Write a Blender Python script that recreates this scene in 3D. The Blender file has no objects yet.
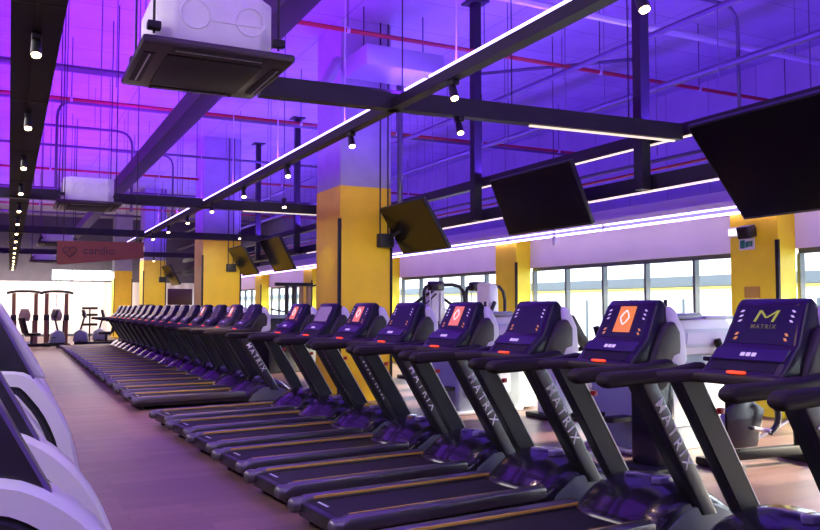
import bpy, bmesh, math, random
from mathutils import Vector, Matrix
random.seed(7)
R = math.radians
sc = bpy.context.scene
col = sc.collection

# ------------------------------------------------------------------ materials
MATS = {}
def mat(name, color, rough=.5, metal=0., emit=None, es=0., spec=.5, noise=0., nscale=8., bump=0., coat=0.):
    if name in MATS: return MATS[name]
    m = bpy.data.materials.new(name); m.use_nodes = True
    nt = m.node_tree; b = nt.nodes['Principled BSDF']
    b.inputs['Base Color'].default_value = (*color, 1)
    b.inputs['Roughness'].default_value = rough
    b.inputs['Metallic'].default_value = metal
    b.inputs['Specular IOR Level'].default_value = spec
    b.inputs['Coat Weight'].default_value = coat
    if emit:
        b.inputs['Emission Color'].default_value = (*emit, 1)
        b.inputs['Emission Strength'].default_value = es
    if noise or bump:
        tc = nt.nodes.new('ShaderNodeTexCoord'); n = nt.nodes.new('ShaderNodeTexNoise')
        n.inputs['Scale'].default_value = nscale; n.inputs['Detail'].default_value = 5
        nt.links.new(tc.outputs['Object'], n.inputs['Vector'])
        if noise:
            r = nt.nodes.new('ShaderNodeValToRGB')
            r.color_ramp.elements[0].position = .3; r.color_ramp.elements[1].position = .7
            r.color_ramp.elements[0].color = (*[c*(1-noise) for c in color], 1)
            r.color_ramp.elements[1].color = (*[min(1, c*(1+noise)) for c in color], 1)
            nt.links.new(n.outputs['Fac'], r.inputs['Fac']); nt.links.new(r.outputs['Color'], b.inputs['Base Color'])
        if bump:
            bp = nt.nodes.new('ShaderNodeBump'); bp.inputs['Strength'].default_value = bump
            nt.links.new(n.outputs['Fac'], bp.inputs['Height']); nt.links.new(bp.outputs['Normal'], b.inputs['Normal'])
    MATS[name] = m
    return m

def wood_floor():
    m = bpy.data.materials.new('wood_plank_floor'); m.use_nodes = True; nt = m.node_tree
    b = nt.nodes['Principled BSDF']; L = nt.links.new
    tc = nt.nodes.new('ShaderNodeTexCoord'); mp = nt.nodes.new('ShaderNodeMapping')
    L(tc.outputs['Object'], mp.inputs['Vector'])
    br = nt.nodes.new('ShaderNodeTexBrick'); br.offset = .37
    br.inputs['Scale'].default_value = 1; br.inputs['Brick Width'].default_value = 1.3
    br.inputs['Row Height'].default_value = .16; br.inputs['Mortar Size'].default_value = .003
    br.inputs['Color1'].default_value = (.17, .092, .082, 1); br.inputs['Color2'].default_value = (.105, .057, .052, 1)
    br.inputs['Mortar'].default_value = (.07, .04, .03, 1)
    L(mp.outputs[0], br.inputs['Vector'])
    mp2 = nt.nodes.new('ShaderNodeMapping'); mp2.inputs['Scale'].default_value = (1.2, 22, 1)
    L(tc.outputs['Object'], mp2.inputs['Vector'])
    n = nt.nodes.new('ShaderNodeTexNoise'); n.inputs['Scale'].default_value = 2.2; n.inputs['Detail'].default_value = 6
    L(mp2.outputs[0], n.inputs['Vector'])
    mx = nt.nodes.new('ShaderNodeMix'); mx.data_type = 'RGBA'; mx.blend_type = 'OVERLAY'; mx.inputs[0].default_value = .55
    L(br.outputs['Color'], mx.inputs[6]); L(n.outputs['Fac'], mx.inputs[7]); L(mx.outputs[2], b.inputs['Base Color'])
    mr = nt.nodes.new('ShaderNodeMapRange'); mr.inputs[3].default_value = .30; mr.inputs[4].default_value = .52
    L(n.outputs['Fac'], mr.inputs[0]); L(mr.outputs[0], b.inputs['Roughness'])
    bp = nt.nodes.new('ShaderNodeBump'); bp.inputs['Strength'].default_value = .12; bp.inputs['Distance'].default_value = .01
    L(n.outputs['Fac'], bp.inputs['Height']); L(bp.outputs[0], b.inputs['Normal'])
    return m

def concrete_ceiling():
    m = bpy.data.materials.new('painted_concrete'); m.use_nodes = True; nt = m.node_tree
    b = nt.nodes['Principled BSDF']; L = nt.links.new; b.inputs['Roughness'].default_value = .8
    tc = nt.nodes.new('ShaderNodeTexCoord')
    br = nt.nodes.new('ShaderNodeTexBrick'); br.offset = 0
    br.inputs['Scale'].default_value = 1; br.inputs['Brick Width'].default_value = 2.4; br.inputs['Row Height'].default_value = 1.2
    br.inputs['Mortar Size'].default_value = .012
    br.inputs['Color1'].default_value = (.40, .40, .42, 1); br.inputs['Color2'].default_value = (.36, .36, .38, 1); br.inputs['Mortar'].default_value = (.24, .24, .26, 1)
    L(tc.outputs['Object'], br.inputs['Vector'])
    n = nt.nodes.new('ShaderNodeTexNoise'); n.inputs['Scale'].default_value = 1.3; n.inputs['Detail'].default_value = 8
    L(tc.outputs['Object'], n.inputs['Vector'])
    mx = nt.nodes.new('ShaderNodeMix'); mx.data_type = 'RGBA'; mx.blend_type = 'MULTIPLY'; mx.inputs[0].default_value = .35
    L(br.outputs['Color'], mx.inputs[6]); L(n.outputs['Fac'], mx.inputs[7]); L(mx.outputs[2], b.inputs['Base Color'])
    return m

def thin_glass():
    m = bpy.data.materials.new('window_glass'); m.use_nodes = True; nt = m.node_tree; L = nt.links.new
    nt.nodes.remove(nt.nodes['Principled BSDF']); o = nt.nodes['Material Output']
    t = nt.nodes.new('ShaderNodeBsdfTransparent'); t.inputs[0].default_value = (.93, .97, 1, 1)
    g = nt.nodes.new('ShaderNodeBsdfGlossy'); g.inputs['Roughness'].default_value = .02
    f = nt.nodes.new('ShaderNodeLayerWeight'); f.inputs['Blend'].default_value = .5
    pw = nt.nodes.new('ShaderNodeMath'); pw.operation = 'POWER'; pw.inputs[1].default_value = 4
    ml = nt.nodes.new('ShaderNodeMath'); ml.operation = 'MULTIPLY'; ml.inputs[1].default_value = .3
    L(f.outputs['Facing'], pw.inputs[0]); L(pw.outputs[0], ml.inputs[0])
    x = nt.nodes.new('ShaderNodeMixShader')
    L(ml.outputs[0], x.inputs[0]); L(t.outputs[0], x.inputs[1]); L(g.outputs[0], x.inputs[2]); L(x.outputs[0], o.inputs[0])
    return m

def fluted_wall():
    m = bpy.data.materials.new('white_curtain_wall'); m.use_nodes = True; nt = m.node_tree; L = nt.links.new
    b = nt.nodes['Principled BSDF']; b.inputs['Roughness'].default_value = .7
    tc = nt.nodes.new('ShaderNodeTexCoord'); w = nt.nodes.new('ShaderNodeTexWave')
    w.inputs['Scale'].default_value = .55; w.inputs['Distortion'].default_value = 1.5; w.inputs['Detail Scale'].default_value = .4
    mp = nt.nodes.new('ShaderNodeMapping'); mp.inputs['Scale'].default_value = (1, 1, .05)
    L(tc.outputs['Object'], mp.inputs[0]); L(mp.outputs[0], w.inputs['Vector'])
    r = nt.nodes.new('ShaderNodeValToRGB'); r.color_ramp.elements[0].color = (.62, .58, .56, 1); r.color_ramp.elements[1].color = (.86, .83, .8, 1)
    L(w.outputs['Fac'], r.inputs[0]); L(r.outputs[0], b.inputs['Base Color'])
    return m

M = dict(
    floor=wood_floor(), ceil=concrete_ceiling(), glass=thin_glass(), curtain=fluted_wall(),
    wall=mat('white_plaster', (.72, .70, .70), .8, noise=.04, nscale=2),
    conc=mat('bare_column_concrete', (.34, .34, .38), .85, noise=.08, nscale=3),
    yellow=mat('yellow_paint', (.86, .58, .010), .45, noise=.06, nscale=2.5),
    black=mat('black_powder_coat', (.012, .012, .014), .45),
    steel=mat('dark_steel', (.022, .020, .023), .5, .1, spec=.3, noise=.15, nscale=3),
    panelblk=mat('matt_black_board', (.016, .012, .012), .7, spec=.2, noise=.1, nscale=4),
    frame=mat('window_frame_grey', (.10, .115, .13), .4, .4),
    rubber=mat('black_rubber', (.009, .009, .010), .55, spec=.3),
    belt=mat('running_belt_rubber', (.010, .009, .011), .6, spec=.25, noise=.15, nscale=60),
    deck=mat('deck_black_plastic', (.009, .009, .011), .4, spec=.35),
    rail=mat('brushed_dark_silver', (.13, .125, .14), .3, .75),
    yline=mat('yellow_stripe', (.55, .36, .05), .5),
    hood=mat('glossy_black_shroud', (.014, .012, .020), .22, coat=.3),
    skirt=mat('teal_grey_plastic', (.10, .12, .13), .45),
    mast=mat('graphite_aluminium', (.075, .08, .09), .28, .85),
    mastin=mat('flat_graphite_panel', (.018, .021, .025), .5, spec=.3),
    silver=mat('silver_trim', (.75, .76, .78), .3, .7),
    grip=mat('dark_brown_grip', (.014, .010, .010), .6, spec=.25, bump=.05, nscale=90),
    tray=mat('dark_brown_plastic', (.028, .020, .021), .45, spec=.35),
    console=mat('console_black_gloss', (.007, .006, .016), .3, spec=.35, coat=.1),
    pod=mat('brown_black_plastic', (.022, .016, .015), .45),
    shell=mat('white_plastic_shell', (.72, .72, .74), .35, coat=.2),
    white=mat('white_paint', (.8, .8, .8), .5),
    lettering=mat('white_lettering', (.95, .95, .95), .4),
    red=mat('red_plastic', (.45, .01, .02), .4),
    redpipe=mat('red_sprinkler_paint', (.28, .012, .015), .45),
    bluepipe=mat('grey_conduit', (.085, .085, .10), .5, .3),
    galv=mat('galvanised_pipe', (.45, .46, .48), .45, .5),
    screen=mat('screen_glass', (.008, .004, .03), .35, emit=(.10, .04, .55), es=.03, coat=.0, spec=.35),
    lilac=mat('lilac_lit_screen', (.05, .04, .08), .2, emit=(.45, .25, .62), es=.5),
    orange=mat('orange_lit_screen', (.3, .1, .03), .3, emit=(1, .26, .045), es=.75),
    pink=mat('coral_lit_screen', (.3, .1, .08), .3, emit=(1, .22, .15), es=.72),
    olive=mat('olive_lit_letters', (.1, .1, .02), .4, emit=(.50, .50, .05), es=.6),
    key=mat('pale_lit_keys', (.2, .15, .3), .4, emit=(.75, .55, 1), es=.8),
    amber=mat('amber_lit_keys', (.2, .1, .05), .4, emit=(1, .35, .08), es=.6),
    redled=mat('red_amber_indicator', (.4, .02, .01), .4, emit=(1, .07, .02), es=1.3),
    tv=mat('television_glass', (.006, .005, .006), .22, spec=.22),
    tvback=mat('television_bezel', (.012, .012, .013), .45),
    acwhite=mat('off_white_foam_casing', (.80, .79, .80), .6, noise=.05, nscale=6),
    acdark=mat('dark_cassette_plastic', (.055, .043, .038), .4),
    acgrille=mat('black_grille', (.022, .018, .017), .6),
    ledblue=mat('violet_led_strip', (.9, .9, 1), .4, emit=(.50, .36, 1), es=5),
    ledwall=mat('violet_white_led_tube', (.9, .9, 1), .4, emit=(.52, .30, 1), es=16),
    ledwarm=mat('warm_white_led_strip', (1, .95, .85), .4, emit=(1, .80, .62), es=.95),
    lamp=mat('warm_lamp_lens', (1, .9, .7), .3, emit=(1, .66, .28), es=25),
    yellow_daylit=mat('yellow_paint_daylit', (.95, .78, .010), .45, noise=.05, nscale=2.5),  # same yellow paint, with strong daylight put into the colour
    signm=mat('burnt_orange_board', (.17, .035, .022), .6),
    signtxt=mat('dark_maroon_print', (.035, .012, .018), .6),
    bluegrey=mat('blue_grey_plastic', (.24, .29, .33), .4),
    palegrey=mat('pale_grey_shroud', (.52, .56, .60), .4),
    build=mat('white_render_outside', (.75, .75, .75), .8),
    band=mat('grey_blue_band', (.085, .105, .13), .7),
    yband=mat('yellow_band', (.42, .33, .07), .7),
    paving=mat('pale_paving', (.5, .5, .48), .9),
    green=mat('green_pictogram', (.02, .22, .12), .5),
    skin=mat('tan_upholstery', (.20, .10, .05), .6),
    brownscr=mat('brown_panel', (.09, .035, .02), .35),
    grille=mat('ochre_vent', (.55, .33, .05), .6),
)

# ------------------------------------------------------------------ mesh builder
class MB:
    def __init__(s): s.bm = bmesh.new()
    def _add(s, vs, fs):
        v = [s.bm.verts.new(p) for p in vs]
        for f in fs:
            try: s.bm.faces.new([v[i] for i in f])
            except ValueError: pass
        return s
    def box(s, x0, x1, y0, y1, z0, z1, mtx=None):
        p = [Vector(q) for q in ((x0,y0,z0),(x1,y0,z0),(x1,y1,z0),(x0,y1,z0),(x0,y0,z1),(x1,y0,z1),(x1,y1,z1),(x0,y1,z1))]
        if mtx: p = [mtx @ q for q in p]
        return s._add(p, ((0,3,2,1),(4,5,6,7),(0,1,5,4),(1,2,6,5),(2,3,7,6),(3,0,4,7)))
    def rbox(s, x0, x1, y0, y1, z0, z1, r=.02, seg=2, mtx=None):
        b = bmesh.new(); t = MB(); t.bm.free(); t.bm = b
        t.box(x0, x1, y0, y1, z0, z1)
        bmesh.ops.bevel(b, geom=b.edges[:], offset=r, segments=seg, affect='EDGES', profile=.5)
        return s.merge(b, mtx)
    def merge(s, b, mtx=None):
        b.verts.index_update()
        vs = [mtx @ v.co if mtx else v.co.copy() for v in b.verts]
        fs = [[v.index for v in f.verts] for f in b.faces]
        b.free()
        return s._add(vs, fs)
    def prism(s, prof, a, b, axis='y', bev=0., seg=2):
        """profile in the plane across the axis: y -> (x,z), x -> (y,z), z -> (x,y)"""
        def P(u, v, t): return {'y': (u, t, v), 'x': (t, u, v), 'z': (u, v, t)}[axis]
        n = len(prof); q = MB()
        q._add([P(u, v, a) for u, v in prof] + [P(u, v, b) for u, v in prof],
               [list(range(n))[::-1], list(range(n, 2*n))] + [[i, (i+1) % n, n+(i+1) % n, n+i] for i in range(n)])
        bmesh.ops.recalc_face_normals(q.bm, faces=q.bm.faces[:])
        if bev: bmesh.ops.bevel(q.bm, geom=[e for e in q.bm.edges if len(e.link_faces) == 2 and e.calc_face_angle() > R(35)], offset=bev, segments=seg, affect='EDGES', profile=.5)
        return s.merge(q.bm)
    def tube(s, pts, r, n=8, cap=True):
        pts = [Vector(p) for p in pts]; rings = []; up = None
        for i, p in enumerate(pts):
            d = (pts[min(i+1, len(pts)-1)] - pts[max(i-1, 0)]).normalized()
            if up is None: up = Vector((0, 0, 1)) if abs(d.z) < .9 else Vector((0, 1, 0))
            a = d.cross(up)
            if a.length < 1e-4: a = d.cross(Vector((1, 0, 0)))
            a.normalize(); b = a.cross(d).normalized(); up = b
            rr = r[i] if isinstance(r, (list, tuple)) else r
            rings.append([p + (a*math.cos(2*math.pi*k/n) + b*math.sin(2*math.pi*k/n))*rr for k in range(n)])
        vs = [v for g in rings for v in g]; fs = []
        for i in range(len(rings)-1):
            for k in range(n): fs.append((i*n+k, i*n+(k+1) % n, (i+1)*n+(k+1) % n, (i+1)*n+k))
        if cap: fs += [list(range(n))[::-1], [(len(rings)-1)*n+k for k in range(n)]]
        return s._add(vs, fs)
    def sweep(s, pts, wy, th, inset=0.):
        """flat band: pts in (x,z), of width wy along y (a,b) and thickness th below it"""
        a, b = wy; n = len(pts); vs = []
        for i, (x, z) in enumerate(pts):
            x0, z0 = pts[max(i-1, 0)]; x1, z1 = pts[min(i+1, n-1)]
            dx, dz = x1-x0, z1-z0; l = math.hypot(dx, dz) or 1; nx, nz = dz/l, -dx/l
            t = th[i] if isinstance(th, (list, tuple)) else th
            e = min(.04, (b-a)*.25)
            vs += [(x, a+e, z), (x, b-e, z), (x+nx*e*.8, b, z+nz*e*.8), (x+nx*t, b, z+nz*t), (x+nx*t, a, z+nz*t), (x+nx*e*.8, a, z+nz*e*.8)]
        fs = []
        for i in range(n-1):
            for k in range(6): fs.append((i*6+k, i*6+(k+1) % 6, (i+1)*6+(k+1) % 6, (i+1)*6+k))
        fs += [list(range(6)), [(n-1)*6+k for k in range(6)][::-1]]
        return s._add(vs, fs)
    def build(s, name, m, parent=None, smooth=40, bev=0., loc=None):
        bm = s.bm
        if bev: bmesh.ops.bevel(bm, geom=[e for e in bm.edges if len(e.link_faces) == 2 and e.calc_face_angle() > R(40)], offset=bev, segments=2, affect='EDGES', profile=.5)
        bmesh.ops.recalc_face_normals(bm, faces=bm.faces[:])
        me = bpy.data.meshes.new(name); bm.to_mesh(me); bm.free()
        me.materials.append(m)
        if smooth:
            me.shade_smooth(); me.set_sharp_from_angle(angle=R(smooth))
        o = bpy.data.objects.new(name, me); col.objects.link(o)
        if parent: o.parent = parent
        if loc: o.location = loc
        return o

def text_mesh(name, body, size, m, parent, mtx, depth=.002, shear=0., space=1.):
    cu = bpy.data.curves.new(name, 'FONT'); cu.body = body; cu.size = size; cu.extrude = depth; cu.resolution_u = 2
    cu.align_x = 'CENTER'; cu.align_y = 'CENTER'; cu.shear = shear; cu.space_character = space; cu.offset = size*.004
    t = bpy.data.objects.new('tmp', cu); col.objects.link(t)
    bpy.context.view_layer.update()
    me = bpy.data.meshes.new_from_object(t.evaluated_get(bpy.context.evaluated_depsgraph_get()))
    bpy.data.objects.remove(t); bpy.data.curves.remove(cu)
    me.transform(mtx); me.materials.clear(); me.materials.append(m); me.name = name
    o = bpy.data.objects.new(name, me); col.objects.link(o)
    if parent: o.parent = parent
    return o

def tag(o, label=None, cat=None, group=None, kind=None):
    if label: o['label'] = label
    if cat: o['category'] = cat
    if group: o['group'] = group
    if kind: o['kind'] = kind
    return o
def empty(name, loc, rz=0., label=None, cat=None, group=None):
    o = bpy.data.objects.new(name, None); col.objects.link(o); o.empty_display_size = .1
    o.location = loc; o.rotation_euler = (0, 0, rz)
    return tag(o, label, cat, group)
def copy_tree(o, parent=None):
    c = o.copy(); col.objects.link(c)
    if parent: c.parent = parent
    for ch in list(o.children): copy_tree(ch, c)
    return c
ORD = 'zeroth first second third fourth fifth sixth seventh eighth ninth tenth eleventh twelfth thirteenth fourteenth fifteenth sixteenth seventeenth eighteenth nineteenth twentieth'.split()

# ------------------------------------------------------------------ setting
H = 1.52
CEIL = 6.25
WX = 9.8            # window wall
YB, YF = -3.5, 45.5
XL = -9.0
st = lambda o: tag(o, kind='structure')
st(MB().box(XL, WX+.3, YB, YF+.3, -.12, 0).build('floor', M['floor'], smooth=0))
st(MB().box(XL, 13.2, YB, YF+.3, CEIL, CEIL+.2).build('ceiling', M['ceil'], smooth=0))
st(MB().box(XL-.2, XL, YB, YF+.3, 0, CEIL).build('wall_left', M['wall'], smooth=0))
st(MB().box(XL, 13.2, YB-.2, YB, 0, CEIL).build('wall_back', M['wall'], smooth=0))
# far wall with a transom opening
fw = MB()
fw.box(XL, WX+.3, YF, YF+.2, 0, 2.85)
st(fw.build('wall_far', M['curtain'], smooth=0))
bk = MB()
bk.box(XL, 1.95, YF-.04, YF+.2, 2.85, CEIL); bk.box(4.95, 13.2, YF-.04, YF+.2, 2.85, CEIL); bk.box(1.95, 4.95, YF-.04, YF+.2, 3.5, CEIL); bk.box(1.95, 4.95, YF-.04, YF+.2, 2.85, 2.9)
st(bk.build('trim_3', mat('dark_bulkhead_paint', (.10, .09, .12), .8, noise=.1, nscale=2), smooth=0))
w = MB()
for x in (1.95, 2.93, 3.92, 4.9): w.box(x, x+.05, YF+.05, YF+.12, 2.9, 3.5)
w.box(1.95, 4.95, YF+.05, YF+.12, 2.9, 2.95); w.box(1.95, 4.95, YF+.05, YF+.12, 3.45, 3.5)
o = st(w.build('window_99', M['frame'], smooth=0)); o.name = 'window_1'
g = MB().box(1.98, 4.92, YF+.08, YF+.09, 2.92, 3.48).build('window_pane', M['glass'], o, smooth=0)
# window wall: spandrel, sill, bays
st(MB().box(13.0, 13.2, YB, YF, 3.2, CEIL).build('wall_right_upper', M['ceil'], smooth=0))
st(MB().box(WX+.3, 13.0, YB, YF, 3.2, 3.3).build('trim_4', M['wall'], smooth=0))
st(MB().box(WX, WX+.3, YB, YF, 2.34, 3.3).build('wall_right', M['wall'], smooth=0))
st(MB().box(WX, WX+.3, YB, YF, 0, .22).build('trim_1', M['wall'], smooth=0))
PIL = [(1.1, 1.95), (7.55, 8.36), (13.9, 14.7), (20.2, 21.0), (26.5, 27.4), (32.8, 33.7), (39.1, 40.0)]
bay = [YB] + [v for p in PIL for v in p] + [YF]
wn = 2
for k in range(0, len(bay), 2):
    a, b = bay[k], bay[k+1]
    n = max(2, round((b-a)/1.08)); f = MB()
    f.box(WX+.08, WX+.16, a, b, .22, .30); f.box(WX+.06, WX+.18, a, b, 2.27, 2.34)
    for i in range(n+1):
        y = a+(b-a)*i/n; f.box(WX+.06, WX+.16, y-.026, y+.026, .3, 2.27)
    o = st(f.build('window_%d' % wn, M['frame'], smooth=0)); wn += 1
    MB().box(WX+.11, WX+.12, a, b, .26, 2.3).build('window_pane', M['glass'], o, smooth=0)
# soffit ledge carrying the tubes
st(MB().box(WX-.46, WX, YB, YF, 2.98, 3.06).build('trim_2', M['wall'], smooth=0))
st(MB().box(XL, WX, YF-.03, YF, 0, .12).build('baseboard_far', M['frame'], smooth=0))

# outside
st(MB().box(WX+.4, 70, -40, 110, -.5, -.3).build('ground_outside', M['paving'], smooth=0))
ob = empty('opposite_building', (21, 12, -.3), 0, 'white building across the street with grey and yellow bands, seen through the windows', 'building')
MB().box(0, 8, -46, 70, 0, 4.4).build('wall', M['build'], ob, smooth=0)
MB().box(-.12, 0, -46, 70, 2.52, 2.88).build('grey_band', M['band'], ob, smooth=0)
MB().box(-.2, 0, -46, 70, 2.42, 2.50).build('yellow_band', M['yband'], ob, smooth=0)
j = MB()
for i in range(44): j.box(-.06, 0, -46+i*2.6, -45.93+i*2.6, 0, 2.1)
tag(j.build('panel_joint', M['band'], ob, smooth=0), kind='stuff')

# ------------------------------------------------------------------ pillars
def pillar(x0, x1, y0, y1, ztop, label, left_guard=True):
    p = empty('pillar', (x0, y0, 0), 0, label, 'pillar')
    w_, d = x1-x0, y1-y0
    MB().box(0, w_, 0, d, 0, ztop).build('painted_lower', M['yellow'], p, smooth=0)
    MB().box(.005, w_-.005, .005, d-.005, ztop, CEIL).build('concrete_upper', M['conc'], p, smooth=0)
    for gx in (0, w_):
        MB().box(gx-.02, gx+.02, -.018, .05, .05, 2.95).build('corner_guard', M['rubber'], p, smooth=0)
    return p
pillar(4.75, 5.66, 12.0, 13.1, 3.49, 'wide yellow pillar with blue upper part, biggest in the treadmill hall')
pillar(4.75, 5.80, 22.2, 23.3, 3.44, 'yellow pillar with hanging screen, next beyond the biggest pillar')
pillar(4.75, 5.60, 33.0, 34.1, 3.37, 'slim yellow pillar by the orange sign, second beyond the biggest pillar')
pillar(4.75, 5.60, 42.8, 43.9, 3.35, 'yellow pillar standing against the bright far wall')
wl = ['yellow window pillar beside the camera end of the glazing, out past the treadmills', 'yellow window pillar with exit sign, emergency lamp and speaker', 'bright yellow window pillar behind the gantry weight machine',
      'yellow window pillar hidden mostly behind the biggest hall pillar', 'sunlit yellow window pillar behind the distant cable tower', 'yellow window pillar between the second and third hall pillars', 'last yellow window pillar close to the far wall']
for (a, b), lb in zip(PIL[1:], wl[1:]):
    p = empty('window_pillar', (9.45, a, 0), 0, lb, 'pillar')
    MB().box(0, .35, 0, b-a, 0, 2.93).build('painted_lower', M['yellow_daylit'], p, smooth=0)
    MB().box(-.015, .02, -.015, .04, .1, 2.45).build('corner_guard', M['rubber'], p, smooth=0)
# items on the window pillar
X0 = 9.45
e = empty('emergency_lamp', (X0, 8.22, 2.60), 0, 'white box emergency lamp on yellow window pillar above the exit sign', 'lamp')
MB().rbox(-.09, 0, -.15, .11, -.07, .07, .015).build('housing', M['white'], e)
MB().rbox(-.1, -.088, -.13, .09, -.05, .05, .004).build('diffuser', mat('soft_white_diffuser', (.9, .9, .85), .4, emit=(1, .95, .85), es=1.2), e)
s = empty('wall_speaker', (X0, 7.93, 2.62), 0, 'small black speaker on bracket high on the window pillar', 'speaker')
MB().rbox(-.26, -.08, -.1, .1, -.09, .09, .02, mtx=Matrix.Rotation(R(-14), 4, 'Y')).build('cabinet', M['black'], s)
MB().box(-.09, 0, -.03, .03, -.03, .03).build('bracket', M['steel'], s)
MB().rbox(-.272, -.258, -.08, .08, -.07, .07, .005, mtx=Matrix.Rotation(R(-14), 4, 'Y')).build('grille', M['panelblk'], s)
e = empty('exit_sign', (X0, 8.06, 2.42), 0, 'small white exit sign with running figure pictogram on the yellow pillar', 'sign')
MB().box(-.015, 0, -.13, .13, -.08, .08).build('sign_plate', M['white'], e, smooth=0)
a = MB(); a.box(-.02, -.015, .03, .11, -.06, .06); a.box(-.02, -.015, -.02, .02, -.05, .03)
for q in range(3): a.box(-.02, -.015, -.1+q*.03, -.08+q*.03, -.04, .04)
a.build('pictogram', M['green'], e, smooth=0)
v = empty('vent_grille', (X0, 7.99, 1.73), 0, 'small ochre vent grille low on the yellow window pillar', 'vent')
MB().box(-.012, 0, -.13, .13, -.08, .08).build('vent_frame', M['grille'], v, smooth=0)
a = MB()
for q in range(6): a.box(-.02, -.012, -.12, .12, -.07+q*.025, -.058+q*.025)
a.build('slats', M['grille'], v, smooth=0)

# wall LED tubes under the ledge, two per run
y = 5.0; k = 1
runs = []
while y < 43:
    L_ = 3.02
    runs.append((y, min(y+L_, 44))); y += L_+.03
for k, (a, b) in enumerate(runs):
    t = empty('hanging_led_tube', (9.38, a, 2.925), 0, 'twin violet white LED tube on ledge above the windows, %s from the camera end' % ORD[k+1], 'light tube', 'led tubes above the windows')
    MB().box(.01, .03, 0, b-a, -.03, .065).build('housing', M['bluegrey'], t, smooth=0)
    MB().tube([(-.005, .02, -.045), (-.005, b-a-.02, -.045)], .016, 8).build('lower_tube', M['ledwall'], t)
    MB().tube([(-.005, .02, .04), (-.005, b-a-.02, .04)], .013, 8).build('upper_tube', M['ledblue'], t)

# ------------------------------------------------------------------ ceiling steel grid
def beam(name, x0, x1, y0, y1, z0, z1, label, led=None, cat='beam', group=None, m='steel'):
    o = empty(name, ((x0+x1)/2, (y0+y1)/2, z0), 0, label, cat, group)
    hx, hy, h = (x1-x0)/2, (y1-y0)/2, z1-z0
    MB().box(-hx, hx, -hy, hy, 0, h).build('profile', M[m], o, smooth=0, bev=.006)
    return o
# black board with track spots (along the hall)
tb = empty('track_board', (.12, 0, 3.3), 0, 'long black ceiling board carrying a row of warm spotlights', 'lighting board')
MB().box(-.15, .15, YB+.5, 43, 0, .09).build('board', M['panelblk'], tb, smooth=0, bev=.005)
MB().box(-.012, .012, YB+.5, 43, -.012, 0).build('track', M['panelblk'], tb, smooth=0)
jt = MB()
for i in range(18): jt.box(-.151, .151, -2.4+i*2.5, -2.392+i*2.5, -.004, .0)
tag(jt.build('board_joint', M['black'], tb, smooth=0), kind='stuff')
for i in range(10):
    MB().tube([(0, -1+i*4.6, .09), (0, -1+i*4.6, CEIL-3.3)], .008, 6).build('hanger_rod', M['steel'], tb)

def make_spot():
    s = empty('spotlight', (0, 0, 0))
    MB().rbox(-.03, .03, -.05, .05, -.045, 0, .008).build('adapter', M['black'], s)
    MB().tube([(0, 0, -.04), (0, 0, -.06)], .01, 8).build('stem', M['black'], s)
    c = MB().tube([(0, .015, -.05), (0, -.025, -.15)], [.030, .036], 14).build('lamp_can', M['black'], s)
    MB().tube([(0, -.0245, -.148), (0, -.0285, -.158)], [.030, .027], 14).build('lens', M['lamp'], s)
    return s
spot0 = make_spot(); first = True
def spot(x, y, z, label, group):
    global first
    o = spot0 if first else copy_tree(spot0); first = False
    o.location = (x, y, z); tag(o, label, 'spotlight', group); return o
SPOTS = []
for i in range(1, 16):
    y = 3.25+i*2.35
    spot(.12, y, 3.28, 'small black spotlight glowing warm on the long black board, %s from the camera' % ORD[i], 'spotlights on the black board')
    SPOTS.append((.12, y, 3.08))

# LED beam along the row
lb = empty('led_beam', (3.08, 0, 3.30), 0, 'slim dark beam with glowing violet strip running above the treadmills', 'light beam')
MB().box(-.05, .05, YB+.5, 29, 0, .09).build('profile', M['steel'], lb, smooth=0, bev=.006)
for (a, b) in ((-2.8, 1.2), (1.3, 3.7), (3.78, 5.7), (5.78, 6.15), (6.55, 10.4), (10.5, 14.2), (14.75, 19), (19.1, 23), (23.1, 28.9)):
    MB().box(-.052, -.02, a, b, .092, .112).build('led_strip', M['ledblue'], lb, smooth=0)
for i in range(9):
    MB().tube([(0, 1.6+i*2.32-.9, .1), (0, 1.6+i*2.32-.9, CEIL-3.30)], .007, 6).build('hanger_rod', M['galv'], lb)
for i in range(1, 11):
    y = 1.21+i*2.09
    spot(3.08, y, 3.30, 'small black spotlight glowing warm under the violet lit beam, %s from the camera' % ORD[i], 'spotlights under the led beam')
    SPOTS.append((3.08, y, 3.09))
# deep beam D (higher), cross beams
beam('steel_beam', 1.86, 2.10, 1.0, 30, 3.88, 4.10, 'wide dark steel beam running down the hall above the white air unit')
c1 = beam('cross_beam', 1.85, 6.38, 6.36, 6.48, 3.30, 3.47, 'dark cross beam passing in front of the biggest pillar under the violet strip')
MB().box(.4, 2.2, -.015, .015, -.018, -.002).build('led_strip', M['ledwarm'], c1, smooth=0)
c1.rotation_euler = (0, 0, R(-3.2))
for hx in (-.95, .2, 1.6):
    MB().tube([(hx, 0, .17), (hx, 0, CEIL-3.28)], .007, 6).build('hanger_rod', M['steel'], c1)
c2 = beam('cross_beam', -.6, 6.38, 14.3, 14.44, 3.28, 3.45, 'dark cross beam meeting the violet strip beyond the biggest pillar')
MB().box(.9, 3.2, -.015, .015, -.018, -.002).build('led_strip', M['ledwarm'], c2, smooth=0)
beam('cross_beam', -4, 6.38, 21.0, 21.14, 3.28, 3.45, 'dark cross beam hanging just above the orange cardio sign')
beam('cross_beam', -4, 6.38, 29.2, 29.34, 3.28, 3.45, 'dark cross beam far down the hall beyond the cardio sign')
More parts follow.
